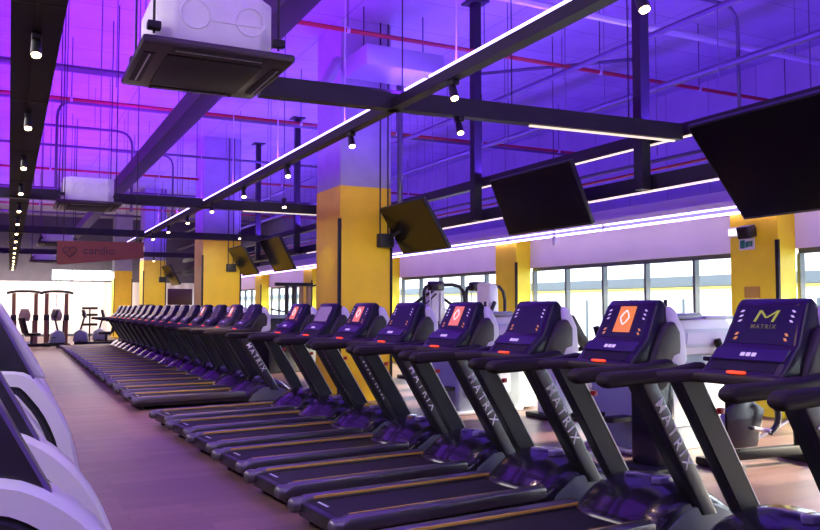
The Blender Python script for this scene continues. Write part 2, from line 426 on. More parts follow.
# television frame: upper rail, lower rail, posts
RX = 6.5
r1 = beam('upper_rail', RX-.06, RX+.06, -1, 34, 3.36, 3.50, 'upper dark rail of the hanging frame above the screens', cat='rail')
MB().box(-.05, -.02, -11.6, -5.9, -.018, -.002).build('led_strip', M['ledwarm'], r1, smooth=0)
r2 = beam('lower_rail', RX-.05, RX+.05, -1, 34, 2.84, 3.01, 'lower dark rail of the hanging frame behind the screens', cat='rail')
MB().box(-.05, -.01, -17.4, 2, -.02, -.002).build('led_strip', M['ledwarm'], r2, smooth=0)
pn = ['dark steel post beside the biggest screen', 'dark steel post crossing the cross beam beside the second screen', 'dark steel post hidden behind the biggest pillar', 'dark steel post just before the biggest pillar in the hall', 'dark steel post with square cap plate, next past the pillar', 'dark steel post over the furthest screens']
for yy, lb_ in zip((6.85, 10.45, 14.3, 19.0, 22.5, 30.2), pn):
    p = empty('steel_post', (RX-.13, yy, 2.84), 0, lb_, 'post')
    MB().box(-.065, .065, -.065, .065, 0, CEIL-2.84-.03).build('post_profile', M['steel'], p, smooth=0, bev=.006)
    MB().box(-.16, .16, -.16, .16, CEIL-2.84-.03, CEIL-2.84).build('cap_plate', M['steel'], p, smooth=0)

# ------------------------------------------------------------------ televisions
def tv(xt, zt, xb, zb, y0, y1, label, mount):
    """top edge (xt,zt), bottom edge (xb,zb) in the plane across the hall"""
    cx, cz, cy = (xt+xb)/2, (zt+zb)/2, (y0+y1)/2
    t = empty('television', (cx, cy, cz), 0, label, 'television', 'televisions facing the treadmills')
    h = math.hypot(xt-xb, zt-zb); ang = math.atan2(xb-xt, zt-zb)
    mt = Matrix.Rotation(-ang, 4, 'Y')
    w2 = (y1-y0)/2
    MB().rbox(-.02, .035, -w2, w2, -h/2, h/2, .012, mtx=mt).build('casing', M['tvback'], t)
    MB().box(-.024, -.019, -w2+.02, w2-.02, -h/2+.03, h/2-.02, mtx=mt).build('screen', M['tv'], t, smooth=0)
    MB().rbox(.035, .085, -w2*.55, w2*.55, -h*.3, h*.25, .015, mtx=mt).build('back_housing', M['tvback'], t)
    a = mt @ Vector((.08, 0, .05))
    MB().tube([a, mount], .022, 8).build('mount_arm', M['black'], t)
    return t
tv(5.60, 3.20, 6.33, 2.37, 3.66, 5.42, 'biggest black flat screen hanging tilted beside the exit sign pillar', (.42, 0, .35))
tv(5.88, 3.26, 6.20, 2.51, 7.5, 9.27, 'black flat screen hanging on the rail in front of the gantry machine', (.36, 0, .05))
tv(5.42, 3.14, 5.87, 2.40, 10.37, 11.93, 'black flat screen with brown reflection on the biggest pillar', (-.02, .66, -.07))
tv(5.80, 3.25, 6.22, 2.43, 18.6, 20.3, 'black flat screen on the rail just before the biggest pillar', (.36, 0, .1))
tv(5.42, 3.14, 5.87, 2.38, 20.55, 22.1, 'flat screen with brown reflection mounted on the second hall pillar', (-.02, .66, -.07))
tv(5.80, 3.25, 6.22, 2.43, 33.2, 35.0, 'distant flat screen on the rail beyond the second hall pillar', (.36, 0, .1))
tv(5.42, 3.14, 5.87, 2.38, 31.3, 32.9, 'distant flat screen mounted on the slim pillar by the sign', (-.02, .66, -.07))
# mount boxes with conduits on the pillars
for n, (x, y, lb_) in enumerate(((5.5, 12.0, 'black junction box with two conduits on the biggest pillar'), (5.5, 22.2, 'black junction box with two conduits on the second hall pillar'), (5.45, 33.0, 'black junction box on the slim pillar by the sign'))):
    b = empty('junction_box', (x, y, 2.6), 0, lb_, 'bracket box')
    MB().rbox(-.12, .14, -.17, -.03, -.1, .12, .012).build('box_body', M['black'], b)
    for dx in (-.06, .08):
        MB().tube([(dx, -.05, .11), (dx, -.05, CEIL-2.58)], .014, 6).build('conduit', M['black'], b)

# ------------------------------------------------------------------ air-conditioning cassettes
def cassette(x0, y0, z, label):
    a = empty('air_cassette', (x0, y0, z), 0, label, 'air conditioner', 'ceiling cassette air conditioners')
    W, D = .93, 1.02
    g = MB(); q = .085
    g.rbox(0, W, 0, D, 0, .055, .02).build('grille_panel', M['acdark'], a)
    for k, (xa, xb, ya, yb) in enumerate(((.18, W-.18, .03, .10), (.18, W-.18, D-.10, D-.03), (.03, .10, .18, D-.18), (W-.10, W-.03, .18, D-.18))):
        s_ = MB().box(xa, xb, ya, yb, -.006, .004).build('air_slot', M['acgrille'], a, smooth=0)
        if xb-xa > yb-ya: MB().box(xa+.02, xb-.02, ya+.035, ya+.045, -.010, -.004).build('louvre', M['silver'], s_, smooth=0)
        else: MB().box(xa+.035, xa+.045, ya+.02, yb-.02, -.010, -.004).build('louvre', M['silver'], s_, smooth=0)
    MB().rbox(.17, W-.17, .17, D-.17, -.012, .004, .005).build('intake_grille', M['acgrille'], a)
    c = .1
    prof = [(.1+c, .1), (W-.1-c, .1), (W-.1, .1+c), (W-.1, D-.1-c), (W-.1-c, D-.1), (.1+c, D-.1), (.1, D-.1-c), (.1, .1+c)]
    b = MB().prism(prof, .055, .42, 'z', bev=.02).build('casing', M['acwhite'], a)
    t = MB()
    for xx in (.32, .66):
        ring = [(xx+.09*math.cos(k*math.pi/8), .098, .25+.09*math.sin(k*math.pi/8)) for k in range(17)]
        t.tube(ring, .006, 6)
    t.box(.42, .76, .095, .1, .22, .235)
    t.build('pressed_rings', M['acwhite'], b)
    for (rx, ry) in ((.08, .12), (W-.08, .12), (.08, D-.12), (W-.08, D-.12)):
        h = MB().rbox(rx-.04, rx+.04, ry-.03, ry+.03, .12, .17, .008).build('hanger_bracket', M['steel'], a)
        MB().tube([(rx, ry, .1), (rx, ry, CEIL-z)], .008, 6).build('hanger_rod', M['steel'], h)
    return a
cassette(.66, 4.78, 3.06, 'big white ceiling air unit with dark grille, closest to the camera')
cassette(.60, 12.95, 3.08, 'white ceiling air unit hanging above the orange cardio sign')
cassette(.60, 21.5, 3.08, 'small distant ceiling air unit peeking out behind the cardio sign')
cassette(.60, 30.0, 3.08, 'most distant ceiling air unit close to the far wall light')

# ------------------------------------------------------------------ services on the slab
def pipe(name, pts, r, m, label, cat='pipe', group=None, n=8):
    o = MB().tube(pts, r, n).build(name, M[m]); tag(o, label, cat, group)
    if name != 'hanger_rod':
        a, b = Vector(pts[0]), Vector(pts[1])
        if abs(a.z-b.z) < .05:
            k = max(2, int((b-a).length/7.5))
            for i in range(k):
                p = a.lerp(b, (i+.5)/k)
                MB().tube([(p.x, p.y, p.z), (p.x, p.y, CEIL+.02)], .004, 6).build('hanger_rod', M['bluepipe'], o)
    return o
def elbow(p0, p1, p2, rad=.3, n=5):
    p0, p1, p2 = map(Vector, (p0, p1, p2)); a = p1+(p0-p1).normalized()*rad; b = p1+(p2-p1).normalized()*rad
    out = [p0]
    for i in range(n+1):
        t = i/n; out.append(a*(1-t)**2+p1*2*t*(1-t)+b*t*t)
    return out+[p2]
def sprinkler(x0, x1, y, z, label, bend=0.):
    o = empty('sprinkler_pipe', (0, y, z), 0, label, 'pipe', 'red sprinkler pipes')
    MB().tube([(x0, 0, 0), (x1, bend, 0)], .032, 8).build('red_pipe', M['redpipe'], o)
    x = x0+.6
    while x < x1:
        h = MB().tube([(x, bend*(x-x0)/(x1-x0), .03), (x, bend*(x-x0)/(x1-x0), CEIL-z)], .007, 6).build('hanger_rod', M['steel'], o)
        MB().tube([(x-.02, bend*(x-x0)/(x1-x0), 0), (x+.02, bend*(x-x0)/(x1-x0), 0)], .045, 8).build('clamp', M['galv'], o)
        x += 2.1
sprinkler(1.2, 12.9, 9.6, 5.15, 'red sprinkler pipe under the ceiling, first from the camera')
sprinkler(-6, 12.9, 15.0, 5.15, 'red sprinkler pipe under the ceiling crossing behind the biggest pillar')
sprinkler(-6, 12.9, 22.9, 5.15, 'red sprinkler pipe under the ceiling, third from the camera')
sprinkler(-6, 12.9, 31.0, 5.15, 'red sprinkler pipe under the ceiling near the far wall')
pipe('water_pipe', [(2.5, 7.85, 5.2), (12.9, 7.85, 5.2)], .05, 'galv', 'thick grey pipe crossing the ceiling above the biggest screen')
pipe('water_pipe', [(-8, 16.0, 5.35), (12.9, 16.0, 5.35)], .055, 'bluepipe', 'thick dark pipe crossing the ceiling behind the white air unit')
pipe('water_pipe', [(-8, 13.6, 5.3), (3.0, 13.6, 5.3)], .06, 'bluepipe', 'broad blue tinted pipe meeting the big air unit corner')
pipe('conduit', [(-8, 20.3, 5.3), (9.2, 20.3, 5.3)], .03, 'bluepipe', 'thin conduit crossing the ceiling above the second air unit')
pipe('conduit', [(-8, 27, 5.2), (9.7, 27, 5.2)], .04, 'bluepipe', 'thin conduit crossing the far ceiling over the cardio sign')
pipe('conduit', [(-8, 34, 5.2), (9.7, 34, 5.2)], .04, 'bluepipe', 'conduit crossing the ceiling in front of the far wall')
pipe('conduit', elbow((.3, 18.3, 5.35), (2.35, 18.3, 5.35), (2.35, 18.3, 3.6), .35), .028, 'bluepipe', 'bent conduit turning down beside the wide steel beam')
pipe('conduit', elbow((1.9, 16.6, 5.5), (.75, 16.6, 5.5), (.75, 16.6, 3.6), .35), .028, 'bluepipe', 'bent conduit turning down above the second air unit')
pipe('conduit', elbow((7.2, 7.2, 5.4), (8.35, 7.2, 5.4), (8.35, 7.2, 3.9), .3), .024, 'bluepipe', 'bent conduit curving down above the biggest screen')
pipe('conduit', elbow((2.2, 21, 5.4), (3.7, 21, 5.4), (3.7, 21, 3.6), .3), .024, 'bluepipe', 'bent conduit turning down just beyond the violet strip')
# cable trays / runs along the hall on the window side
for k, (x, z, r, lb_) in enumerate(((7.3, 5.0, .045, 'dark pipe along the hall above the screen frame'), (8.1, 4.6, .05, 'dark pipe along the hall closer to the windows'), (8.6, 4.1, .035, 'lower conduit along the hall above the window ledge'), (9.0, 3.8, .03, 'lowest conduit along the hall above the window ledge'))):
    pipe('long_pipe', [(x, -2, z), (x, 44, z)], r, 'bluepipe', lb_)
pipe('long_pipe', [(8.8, -2, 3.62), (8.8, 44, 3.62)], .022, 'redpipe', 'thin red pipe along the hall above the window ledge')
# fan coil box and brace by the biggest pillar
d = empty('fan_coil_box', (4.75, 10.95, 5.2), 0, 'long grey duct box under the ceiling at the biggest pillar top', 'duct box')
MB().rbox(0, 1.35, 0, .9, 0, .32, .03).build('duct_casing', M['galv'], d)
for q in (.15, 1.2): MB().tube([(q, .45, .3), (q, .45, CEIL-5.2)], .01, 6).build('hanger_rod', M['steel'], d)
pipe('drain_pipe', elbow((5.80, 11.95, 5.3), (5.80, 11.95, 5.1), (5.80, 11.95, 2.9), .05), .05, 'bluepipe', 'vertical dark pipe beside the upper part of the biggest pillar')
pipe('ceiling_duct_stub', [(4.2, 11.3, 4.85), (4.62, 11.8, 5.45)], .09, 'galv', 'short slanting duct stub beside the biggest pillar top')
# hanger rods
pts = []
for i, (x, y, z) in enumerate([(1.2, 8.5, 4.6), (1.2, 11, 4.4), (1.4, 15.2, 3.5), (.9, 16.8, 3.5), (1.8, 17.6, 3.9), (2.5, 12.2, 3.5), (2.7, 14.37, 3.46), (3.0, 16.5, 3.5), (4.3, 14.37, 3.46), (2.4, 19.5, 3.6), (3.9, 21.07, 3.46), (1.3, 21.07, 3.46), (4.6, 9.4, 3.5), (5.6, 8.4, 3.6), (7.2, 9.3, 3.6), (7.9, 8.2, 3.6), (7.1, 6.4, 4.0), (8.4, 9.2, 3.4), (8.25, 6.1, 3.8), (7.6, 11.5, 3.4), (7.2, 13.4, 3.4), (8.2, 14.6, 3.4), (5.2, 17.6, 3.8), (1.6, 24.0, 3.6), (2.9, 26.0, 3.6), (4.4, 24.2, 3.6), (-.6, 9, 3.6), (.9, 9.8, 4.2)]):
    pipe('hanger_rod', [(x, y, z), (x, y, CEIL)], .006, 'bluepipe', 'thin dark hanger rod dropping from the ceiling slab', 'hanger rod', 'thin hanger rods', 6)

# thin diagonal pipes seen on the slab
for (a, b, lb_) in (((5.6, 14.2, 5.75), (9.6, 10.2, 5.75), 'thin conduit slanting across the ceiling behind the cross beam'), ((6.9, 7.4, 5.6), (9.6, 5.0, 5.6), 'thin conduit slanting to the window side above the biggest screen')):
    pipe('conduit', [a, b], .03, 'bluepipe', lb_)
# sensor on drop rod near the windows
sn = empty('hanging_sensor', (8.4, 11.2, 2.6), 0, 'small white capsule hanging on a rod before the windows', 'sensor')
MB().tube([(0, 0, .14), (0, 0, CEIL-2.58)], .008, 6).build('drop_rod', M['steel'], sn)
MB().tube([(0, 0, -.02), (0, 0, .0), (0, 0, .12), (0, 0, .15)], [.02, .04, .04, .012], 12).build('capsule', M['white'], sn)

# ------------------------------------------------------------------ hanging sign
sg = empty('hanging_sign', (0, 12.0, 0), 0, 'burnt orange hanging sign with heart mark reading cardio', 'sign')
MB().prism([(.58, 2.10), (1.72, 2.22), (1.72, 2.45), (.58, 2.43)], -.02, .02, 'y').build('sign_board', M['signm'], sg, smooth=0)
text_mesh('lettering', 'cardio', .16, M['signtxt'], sg, Matrix.Translation((1.12, -.022, 2.305)) @ Matrix.Rotation(R(90), 4, 'X') @ Matrix.Diagonal((1.05, 1, 1, 1)), .002)
hp = []
for k in range(25):
    t = 2*math.pi*k/24; hp.append((.74+.0056*16*math.sin(t)**3, -.023, 2.29+.0052*(13*math.cos(t)-5*math.cos(2*t)-2*math.cos(3*t)-math.cos(4*t))))
a = MB(); a.tube(hp, .006, 6); a.tube([(.66, -.023, 2.28), (.71, -.023, 2.28), (.73, -.023, 2.32), (.755, -.023, 2.25), (.775, -.023, 2.28), (.82, -.023, 2.28)], .005, 6)
a.build('heart_emblem', M['signtxt'], sg)
for x in (.66, 1.62): MB().tube([(x, 0, 2.43), (x, 0, CEIL)], .006, 6).build('hanger_wire', M['steel'], sg)

# ------------------------------------------------------------------ treadmill
def make_treadmill():
    T = empty('treadmill', (0, 0, 0))
    # deck: x from -1.28 (rear) to 1.55 (front)
    MB().prism([(-.94, .05), (1.44, .05), (1.46, .16), (-.96, .16)], -.36, .36, 'y', bev=.015).build('deck_frame', M['deck'], T)
    for sx in (-.85, 1.25):
        for sy in (-.3, .3):
            MB().tube([(sx, sy, 0), (sx, sy, .06)], .03, 8).build('foot', M['rubber'], T)
    # belt wraps the rear roller
    prof = [(.75, .165), (-.89, .165)] + [(-.89-.05*math.sin(a_*math.pi/6), .115+.05*math.cos(a_*math.pi/6)) for a_ in range(1, 6)] + [(-.89, .065), (.75, .13)]
    b = MB().prism(prof, -.265, .265, 'y').build('running_belt', M['belt'], T)
    MB().box(-.86, -.84, .06, .22, .1655, .1662).build('belt_mark', M['palegrey'], b, smooth=0)
    for s in (-1, 1):
        y0, y1 = (s*.275, s*.385) if s > 0 else (s*.385, s*.275)
        rl = MB().prism([(-1.0, .10), (-.98, .15), (-.90, .195), (.70, .205), (.70, .12), (-.94, .10)], y0, y1, 'y', bev=.018).build('side_rail', M['rail'], T)
        ya = s*.275
        MB().box(-.86, .66, ya-.006 if s > 0 else ya-.003, ya+.003 if s > 0 else ya+.006, .180, .197).build('yellow_stripe', M['yline'], rl, smooth=0)
        MB().rbox(-1.03, -.86, y0+.004, y1-.004, .085, .193, .046, 3).build('rail_end_cap', M['rail'], rl)
    # motor hood: convex shell
    xs = [.56, .62, .70, .80, .93, 1.06, 1.20, 1.34, 1.44, 1.50]
    hs = [.19, .225, .29, .355, .40, .405, .38, .32, .24, .17]
    sp_ = []
    for q in range(len(xs)-1):
        for t_ in range(4):
            f_ = t_/4; m0 = (hs[min(q+1, 9)]-hs[max(q-1, 0)])/2; m1 = (hs[min(q+2, 9)]-hs[q])/2; a0_, a1_ = hs[q], hs[q+1]
            sp_.append((xs[q]+(xs[q+1]-xs[q])*f_, (2*f_**3-3*f_**2+1)*a0_+(f_**3-2*f_**2+f_)*m0+(-2*f_**3+3*f_**2)*a1_+(f_**3-f_**2)*m1))
    xs, hs = [v[0] for v in sp_]+[xs[-1]], [v[1] for v in sp_]+[hs[-1]]
    h = MB(); vs = []; ny = 25
    for x, z in zip(xs, hs):
        for k in range(ny):
            t = -1+2*k/(ny-1)
            zz = z-(.10*(z-.14)/.24+.02)*abs(t)**2.6; taper = .375-.05*max(0, (x-1.3)/.2)**2-.03*max(0, (.7-x))
            xx = x + .12*abs(t)**2*max(0, min(1, (.95-x)/.3))
            vs.append((xx, t*taper, max(zz, .13)))
    fs = [(i*ny+k, i*ny+k+1, (i+1)*ny+k+1, (i+1)*ny+k) for i in range(len(xs)-1) for k in range(ny-1)]
    # skirt down
    n0 = len(vs); loop = [k for k in range(ny)] + [i*ny+ny-1 for i in range(1, len(xs))] + [(len(xs)-1)*ny+k for k in range(ny-2, -1, -1)] + [i*ny for i in range(len(xs)-2, 0, -1)]
    vs += [(vs[i][0], vs[i][1], .10) for i in loop]; m_ = len(loop)
    fs += [(loop[i], loop[(i+1) % m_], n0+(i+1) % m_, n0+i) for i in range(m_)] + [[n0+i for i in range(m_)][::-1]]
    h._add(vs, fs); hd = h.build('motor_hood', M['hood'], T, smooth=88)
    btn = [(.90, -.16), (.94, -.20), (1.0, -.21), (1.06, -.20), (1.09, -.16), (1.06, -.12), (1.0, -.11), (.94, -.12)]
    MB().prism(btn, .37, .412, 'z', bev=.008).build('oval_badge', mat('violet_gloss_badge', (.16, .12, .30), .2), hd)
    for s in (-1, 1):
        MB().prism([(.72, .04), (1.46, .04), (1.44, .16), (1.2, .26), (.98, .25), (.8, .14)], s*.375-.018, s*.375+.018, 'y', bev=.01).build('side_skirt', M['skirt'], T)
    # masts
    def mast_pts(z):   # centre line of the mast
        return 1.13-(z-.26)*.625
    for s in (-1, 1):
        yo, yi = s*.405, s*.305
        zt, zb = 1.10, .20
        c0, c1 = mast_pts(zb), mast_pts(zt); w2 = .084
        # cross section rounded toward the outside, swept from bottom to top
        dd = yo-yi; sec = [(-w2, yi+.5*dd)]
        for k in range(1, 6):
            t = math.pi/2*k/6; sec.append((-w2+.034*(1-math.cos(t)), yi+.5*dd+.5*dd*math.sin(t)))
        sec += [(-w2+.034, yo), (w2-.034, yo)]
        sec += [(-u_q, v_q) for u_q, v_q in sec[5:0:-1]] + [(w2, yi+.5*dd)]
        sec = [(-w2, yi)] + sec + [(w2, yi)]
        vs = [(c0+a_, b_, zb) for a_, b_ in sec] + [(c1+a_, b_, zt) for a_, b_ in sec]; q = len(sec)
        mm = MB()._add(vs, [(i, (i+1) % q, q+(i+1) % q, q+i) for i in range(q)] + [list(range(q))[::-1], list(range(q, 2*q))])
        ms = mm.build('mast', M['mast'], T, smooth=35)
        ii = MB(); t0 = yi-s*.012
        ii._add([(c0-w2+.004, yi, zb), (c0+w2-.004, yi, zb), (c1+w2-.004, yi, zt), (c1-w2+.004, yi, zt), (c0-w2+.004, t0, zb), (c0+w2-.004, t0, zb), (c1+w2-.004, t0, zt), (c1-w2+.004, t0, zt)],
                [(0, 1, 2, 3), (4, 5, 6, 7), (0, 1, 5, 4), (1, 2, 6, 5), (2, 3, 7, 6), (3, 0, 4, 7)])
        ii.build('inner_panel', M['mastin'], ms, smooth=0)
        e_ = MB()  # silver strip stands in for the white highlight along this edge
        e_._add([(c0+w2, yi-s*.014, zb), (c0+w2+.008, yi-s*.014, zb), (c1+w2+.008, yi-s*.014, zt), (c1+w2, yi-s*.014, zt), (c0+w2, yi+s*.006, zb), (c0+w2+.008, yi+s*.006, zb), (c1+w2+.008, yi+s*.006, zt), (c1+w2, yi+s*.006, zt)],
                [(0, 1, 2, 3), (4, 5, 6, 7), (0, 1, 5, 4), (1, 2, 6, 5), (2, 3, 7, 6), (3, 0, 4, 7)])
        e_.build('edge_strip', M['silver'], ms, smooth=0)
        # lettering along the mast on the outer face
        ang = math.atan2(-(zt-zb), c0-c1)      # down the mast
        zc = .73
        if s < 0:
            mt = Matrix.Translation((mast_pts(zc), yo-.002, zc)) @ Matrix.Rotation(R(90), 4, 'X') @ Matrix.Rotation(ang, 4, 'Z')
        else:
            mt = Matrix.Translation((mast_pts(zc), yo+.002, zc)) @ Matrix.Rotation(R(180), 4, 'Z') @ Matrix.Rotation(R(90), 4, 'X') @ Matrix.Rotation(math.pi-ang, 4, 'Z') @ Matrix.Rotation(math.pi, 4, 'Z')
        text_mesh('mast_lettering', 'MATRIX', .105, M['lettering'], ms, mt, .003, 0, 1.5)
    MB().rbox(.81, .85, .27, .30, .905, .94, .006).build('red_clip', M['red'], T)
    # handles, one each side, and tray under the console
    for s in (-1, 1):
        pr = [(0, 1.105), (.015, 1.15), (.05, 1.165), (.55, 1.17), (.80, 1.20), (.86, 1.14), (.55, 1.095), (.05, 1.08)]
        hb = MB().prism(pr, s*.40-.045, s*.40+.045, 'y', bev=.025, seg=3).build('handle', M['grip'], T)
    tr = MB().prism([(.40, .0), (.40, .0)][:0] + [(.38, -.36), (.52, -.30), (.60, -.28), (.60, .28), (.52, .30), (.38, .36), (.90, .40), (.94, .30), (.94, -.30), (.90, -.40)], 1.10, 1.165, 'z', bev=.015).build('console_tray', M['tray'], T)
    # console
    C = MB(); pr = [(.60, 1.135), (.66, 1.20), (.74, 1.28), (.795, 1.32), (.90, 1.53), (.925, 1.555), (.97, 1.565), (1.01, 1.53), (1.0, 1.35), (.92, 1.14)]
    C.prism(pr, -.245, .245, 'y', bev=.02)
    # arch the top and narrow it
    for v_ in C.bm.verts:
        k = max(0, (v_.co.z-1.15)/.41); v_.co.y *= 1.04-.16*k
        if v_.co.z > 1.5: v_.co.z += .03*(1-(v_.co.y/.22)**2)
    con = C.build('console', M['console'], T, smooth=50)
    # face frame: point on upper screen slope
    P0, P1 = Vector((.795, 0, 1.32)), Vector((.90, 0, 1.53)); u = (P1-P0).normalized(); nrm = Vector((-u.z, 0, u.x))
    def face(v0, v1, y0, y1, off=.004, th=.004):
        a_, b_ = P0+u*v0+nrm*off, P0+u*v1+nrm*off; k0, k1 = 1., .93
        vs = []
        for dn in (0, -th):
            vs += [(a_+nrm*dn)+Vector((0, y0, 0)), (a_+nrm*dn)+Vector((0, y1, 0)), (b_+nrm*dn)+Vector((0, y1*k1, 0)), (b_+nrm*dn)+Vector((0, y0*k1, 0))]
        return MB()._add(vs, [(0, 1, 2, 3), (4, 5, 6, 7), (0, 1, 5, 4), (1, 2, 6, 5), (2, 3, 7, 6), (3, 0, 4, 7)])
    T['_'] = 0; del T['_']
    face(.0, .232, -.205, .205, .003, .006).build('screen', M['screen'], con, smooth=0)
    for s in (-1, 1):
        k = MB()
        for q in range(3):
            f = face(.13+q*.03, .142+q*.03, s*.165-.008, s*.165+.008, .006, .004); k.merge(f.bm)
        k.build('key_column', M['key'], con, smooth=0)
        k = MB()
        for q in range(2):
            f = face(.02+q*.028, .036+q*.028, s*.16-.008, s*.16+.008, .006, .004); k.merge(f.bm)
        k.build('amber_keys', M['amber'], con, smooth=0)
    # lower pad: plane from (.66,1.20) to (.74,1.28)
    A0, A1 = Vector((.665, 0, 1.205)), Vector((.74, 0, 1.28)); uu = (A1-A0).normalized(); nn = Vector((-uu.z, 0, uu.x))
    def pad(v0, v1, y0, y1, off, th):
        a_, b_ = A0+uu*v0+nn*off, A0+uu*v1+nn*off; vs = []
        for dn in (0, -th):
            vs += [a_+nn*dn+Vector((0, y0, 0)), a_+nn*dn+Vector((0, y1, 0)), b_+nn*dn+Vector((0, y1, 0)), b_+nn*dn+Vector((0, y0, 0))]
        return MB()._add(vs, [(0, 1, 2, 3), (4, 5, 6, 7), (0, 1, 5, 4), (1, 2, 6, 5), (2, 3, 7, 6), (3, 0, 4, 7)])
    pad(.035, .115, -.225, .225, .012, .02).build('control_pad', mat('control_pad_violet', (.02, .012, .06), .35, emit=(.10, .04, .5), es=.03, spec=.35), con, smooth=0)
    pad(-.035, .03, -.2, .2, .002, .004).build('tray_recess', M['rubber'], con, smooth=0)
    k = MB()
    for q in (-.035, 0, .035): k.merge(pad(.06, .084, q-.012, q+.012, .016, .006).bm)
    k.build('lit_buttons', M['key'], con, smooth=0)
    MB().rbox(.585, .625, -.05, .05, 1.165, 1.180, .006).build('red_indicator', M['redled'], con)
    # side pods and white back shell
    for s in (-1, 1):
        pp = [(.78, 1.15), (.86, 1.30), (.93, 1.41), (1.02, 1.43), (1.07, 1.36), (1.08, 1.16), (1.0, 1.10)]
        MB().prism(pp, s*.245-.035, s*.245+.035, 'y', bev=.025, seg=3).build('side_pod', M['pod'], T)
    sh = MB().prism([(.94, 1.12), (1.0, 1.34), (.985, 1.50), (1.02, 1.535), (1.075, 1.50), (1.13, 1.36), (1.13, 1.16), (1.05, 1.08)], -.285, .285, 'y', bev=.03, seg=3)
    for v_ in sh.bm.verts:
        k = max(0, (v_.co.z-1.25)/.3); v_.co.y *= 1-.18*k
    sh.build('back_shell', M['shell'], T, smooth=50)
    return T, con, face
proto, proto_con, face = make_treadmill()
# display variants, built once, linked under copied consoles
def display_meshes():
    out = {}
    for key in ('orange', 'pink'):
        o = face(.035, .225, -.075, .075, .009, .004).build('display_panel', M[key], None, smooth=0)
        P0, P1 = Vector((.795, 0, 1.32)), Vector((.90, 0, 1.53)); u = (P1-P0).normalized(); n = Vector((-u.z, 0, u.x))
        c = P0+u*.14+n*.0125; pts = []
        for k in range(9):
            t = k*math.pi/4+math.pi/4*0
            r = .042 if k % 2 == 0 else .034
            pts.append(c+Vector((0, 1, 0))*r*math.sin(t)*.9+u*r*math.cos(t)*1.25)
        d_ = MB().tube(pts, .0042, 6).build('diamond_emblem', mat('white_lit_mark', (.9, .9, .9), .4, emit=(1, .85, .75), es=.8))
        out[key] = (o.data, d_.data)
        bpy.data.objects.remove(o); bpy.data.objects.remove(d_)
    o = face(.02, .225, -.17, .17, .009, .004).build('display_panel', M['lilac'], None, smooth=0)
    out['lilac'] = (o.data, None); bpy.data.objects.remove(o)
    return out
DISP = display_meshes()
def link(name, data, parent):
    o = bpy.data.objects.new(name, data); col.objects.link(o); o.parent = parent; return o
# wordmark of the first screen
P0, P1 = Vector((.795, 0, 1.32)), Vector((.90, 0, 1.53)); u_ = (P1-P0).normalized(); n_ = Vector((-u_.z, 0, u_.x))
def on_screen(v, off):
    c = P0+u_*v+n_*off
    return Matrix(((0, u_.x, n_.x, c.x), (-1, 0, 0, c.y), (0, u_.z, n_.z, c.z), (0, 0, 0, 1)))

def treadmill(x, y, phi, label, variant=None, first=[True]):
    T = proto if first[0] else copy_tree(proto); first[0] = False
    T.location = (x, y, 0); T.rotation_euler = (0, 0, R(phi)); tag(T, label, 'treadmill', 'treadmills in the long row')
    con = [c for c in T.children if c.name.startswith('console') and not c.name.startswith('console_tray')][0]
    if variant in DISP:
        a_, b_ = DISP[variant]; link('display_panel', a_, con)
        if b_: link('diamond_emblem', b_, con)
    return T, con
NEAR = {
    -1: ('black treadmill with only its handle in view, nearest to the camera end', None),
    0: ('black treadmill whose dark screen shows a green letter M', 'M'),
    1: ('black treadmill with bright orange diamond screen, beside the green M treadmill', 'orange'),
    2: ('black treadmill with plain violet screen in front of the yellow window pillar', None),
    3: ('black treadmill with coral diamond screen before the gantry weight machine', 'pink'),
    4: ('black treadmill with plain violet screen just past the biggest pillar edge', None),
    5: ('black treadmill with coral screen standing before the biggest yellow pillar', 'pink'),
    6: ('black treadmill with pale lilac screen by the biggest pillar side face', 'lilac'),
    7: ('black treadmill with coral screen, last before the gap in the row', 'pink'),
}
for i in range(-1, 8):
    lb_, va = NEAR[i]
    if i == -1: NEARX = True
    T, con = treadmill(2.87-.0235*i, 3.02+1.078*i, 3.25+.52*i, lb_, va)
    if i == 0:
        em = MB(); t_ = .016
        for (p_, q_) in (((-.062, -.035), (-.040, .035)), ((-.040, .035), (.004, -.012)), ((.004, -.012), (.070, .035)), ((.070, .035), (.048, -.035))):
            pa, pb = Vector(p_), Vector(q_)
            em._add([on_screen(.165, .006) @ Vector((x_, y_, 0)) for x_, y_ in ((pa.x-t_/2, pa.y), (pa.x+t_/2, pa.y), (pb.x+t_/2, pb.y), (pb.x-t_/2, pb.y))] + [on_screen(.165, .007) @ Vector((x_, y_, 0)) for x_, y_ in ((pa.x-t_/2, pa.y), (pa.x+t_/2, pa.y), (pb.x+t_/2, pb.y), (pb.x-t_/2, pb.y))], [(0, 1, 2, 3), (4, 5, 6, 7), (0, 1, 5, 4), (1, 2, 6, 5), (2, 3, 7, 6), (3, 0, 4, 7)])
        em.build('screen_emblem', M['olive'], con, smooth=0)
        text_mesh('screen_wordmark', 'MATRIX', .036, mat('dim_olive_letters', (.05, .05, .02), .4, emit=(.3, .26, .10), es=.35), con, on_screen(.10, .006), .001, 0, 1.3)
FAR_L = 16
for k in range(FAR_L):
    va = {1: 'pink', 3: 'pink'}.get(k)
    if k == 0: lb_ = 'black treadmill with silver mast, first beyond the gap in the row'
    elif k == FAR_L-1: lb_ = 'smallest black treadmill, at the far end of the long row'
    else: lb_ = 'black treadmill %s, %s beyond the gap in the row' % ('with coral screen' if va else 'with dark screen', ORD[k+1])
    treadmill(2.65, 12.78+1.16*k, 2.5, lb_, va)

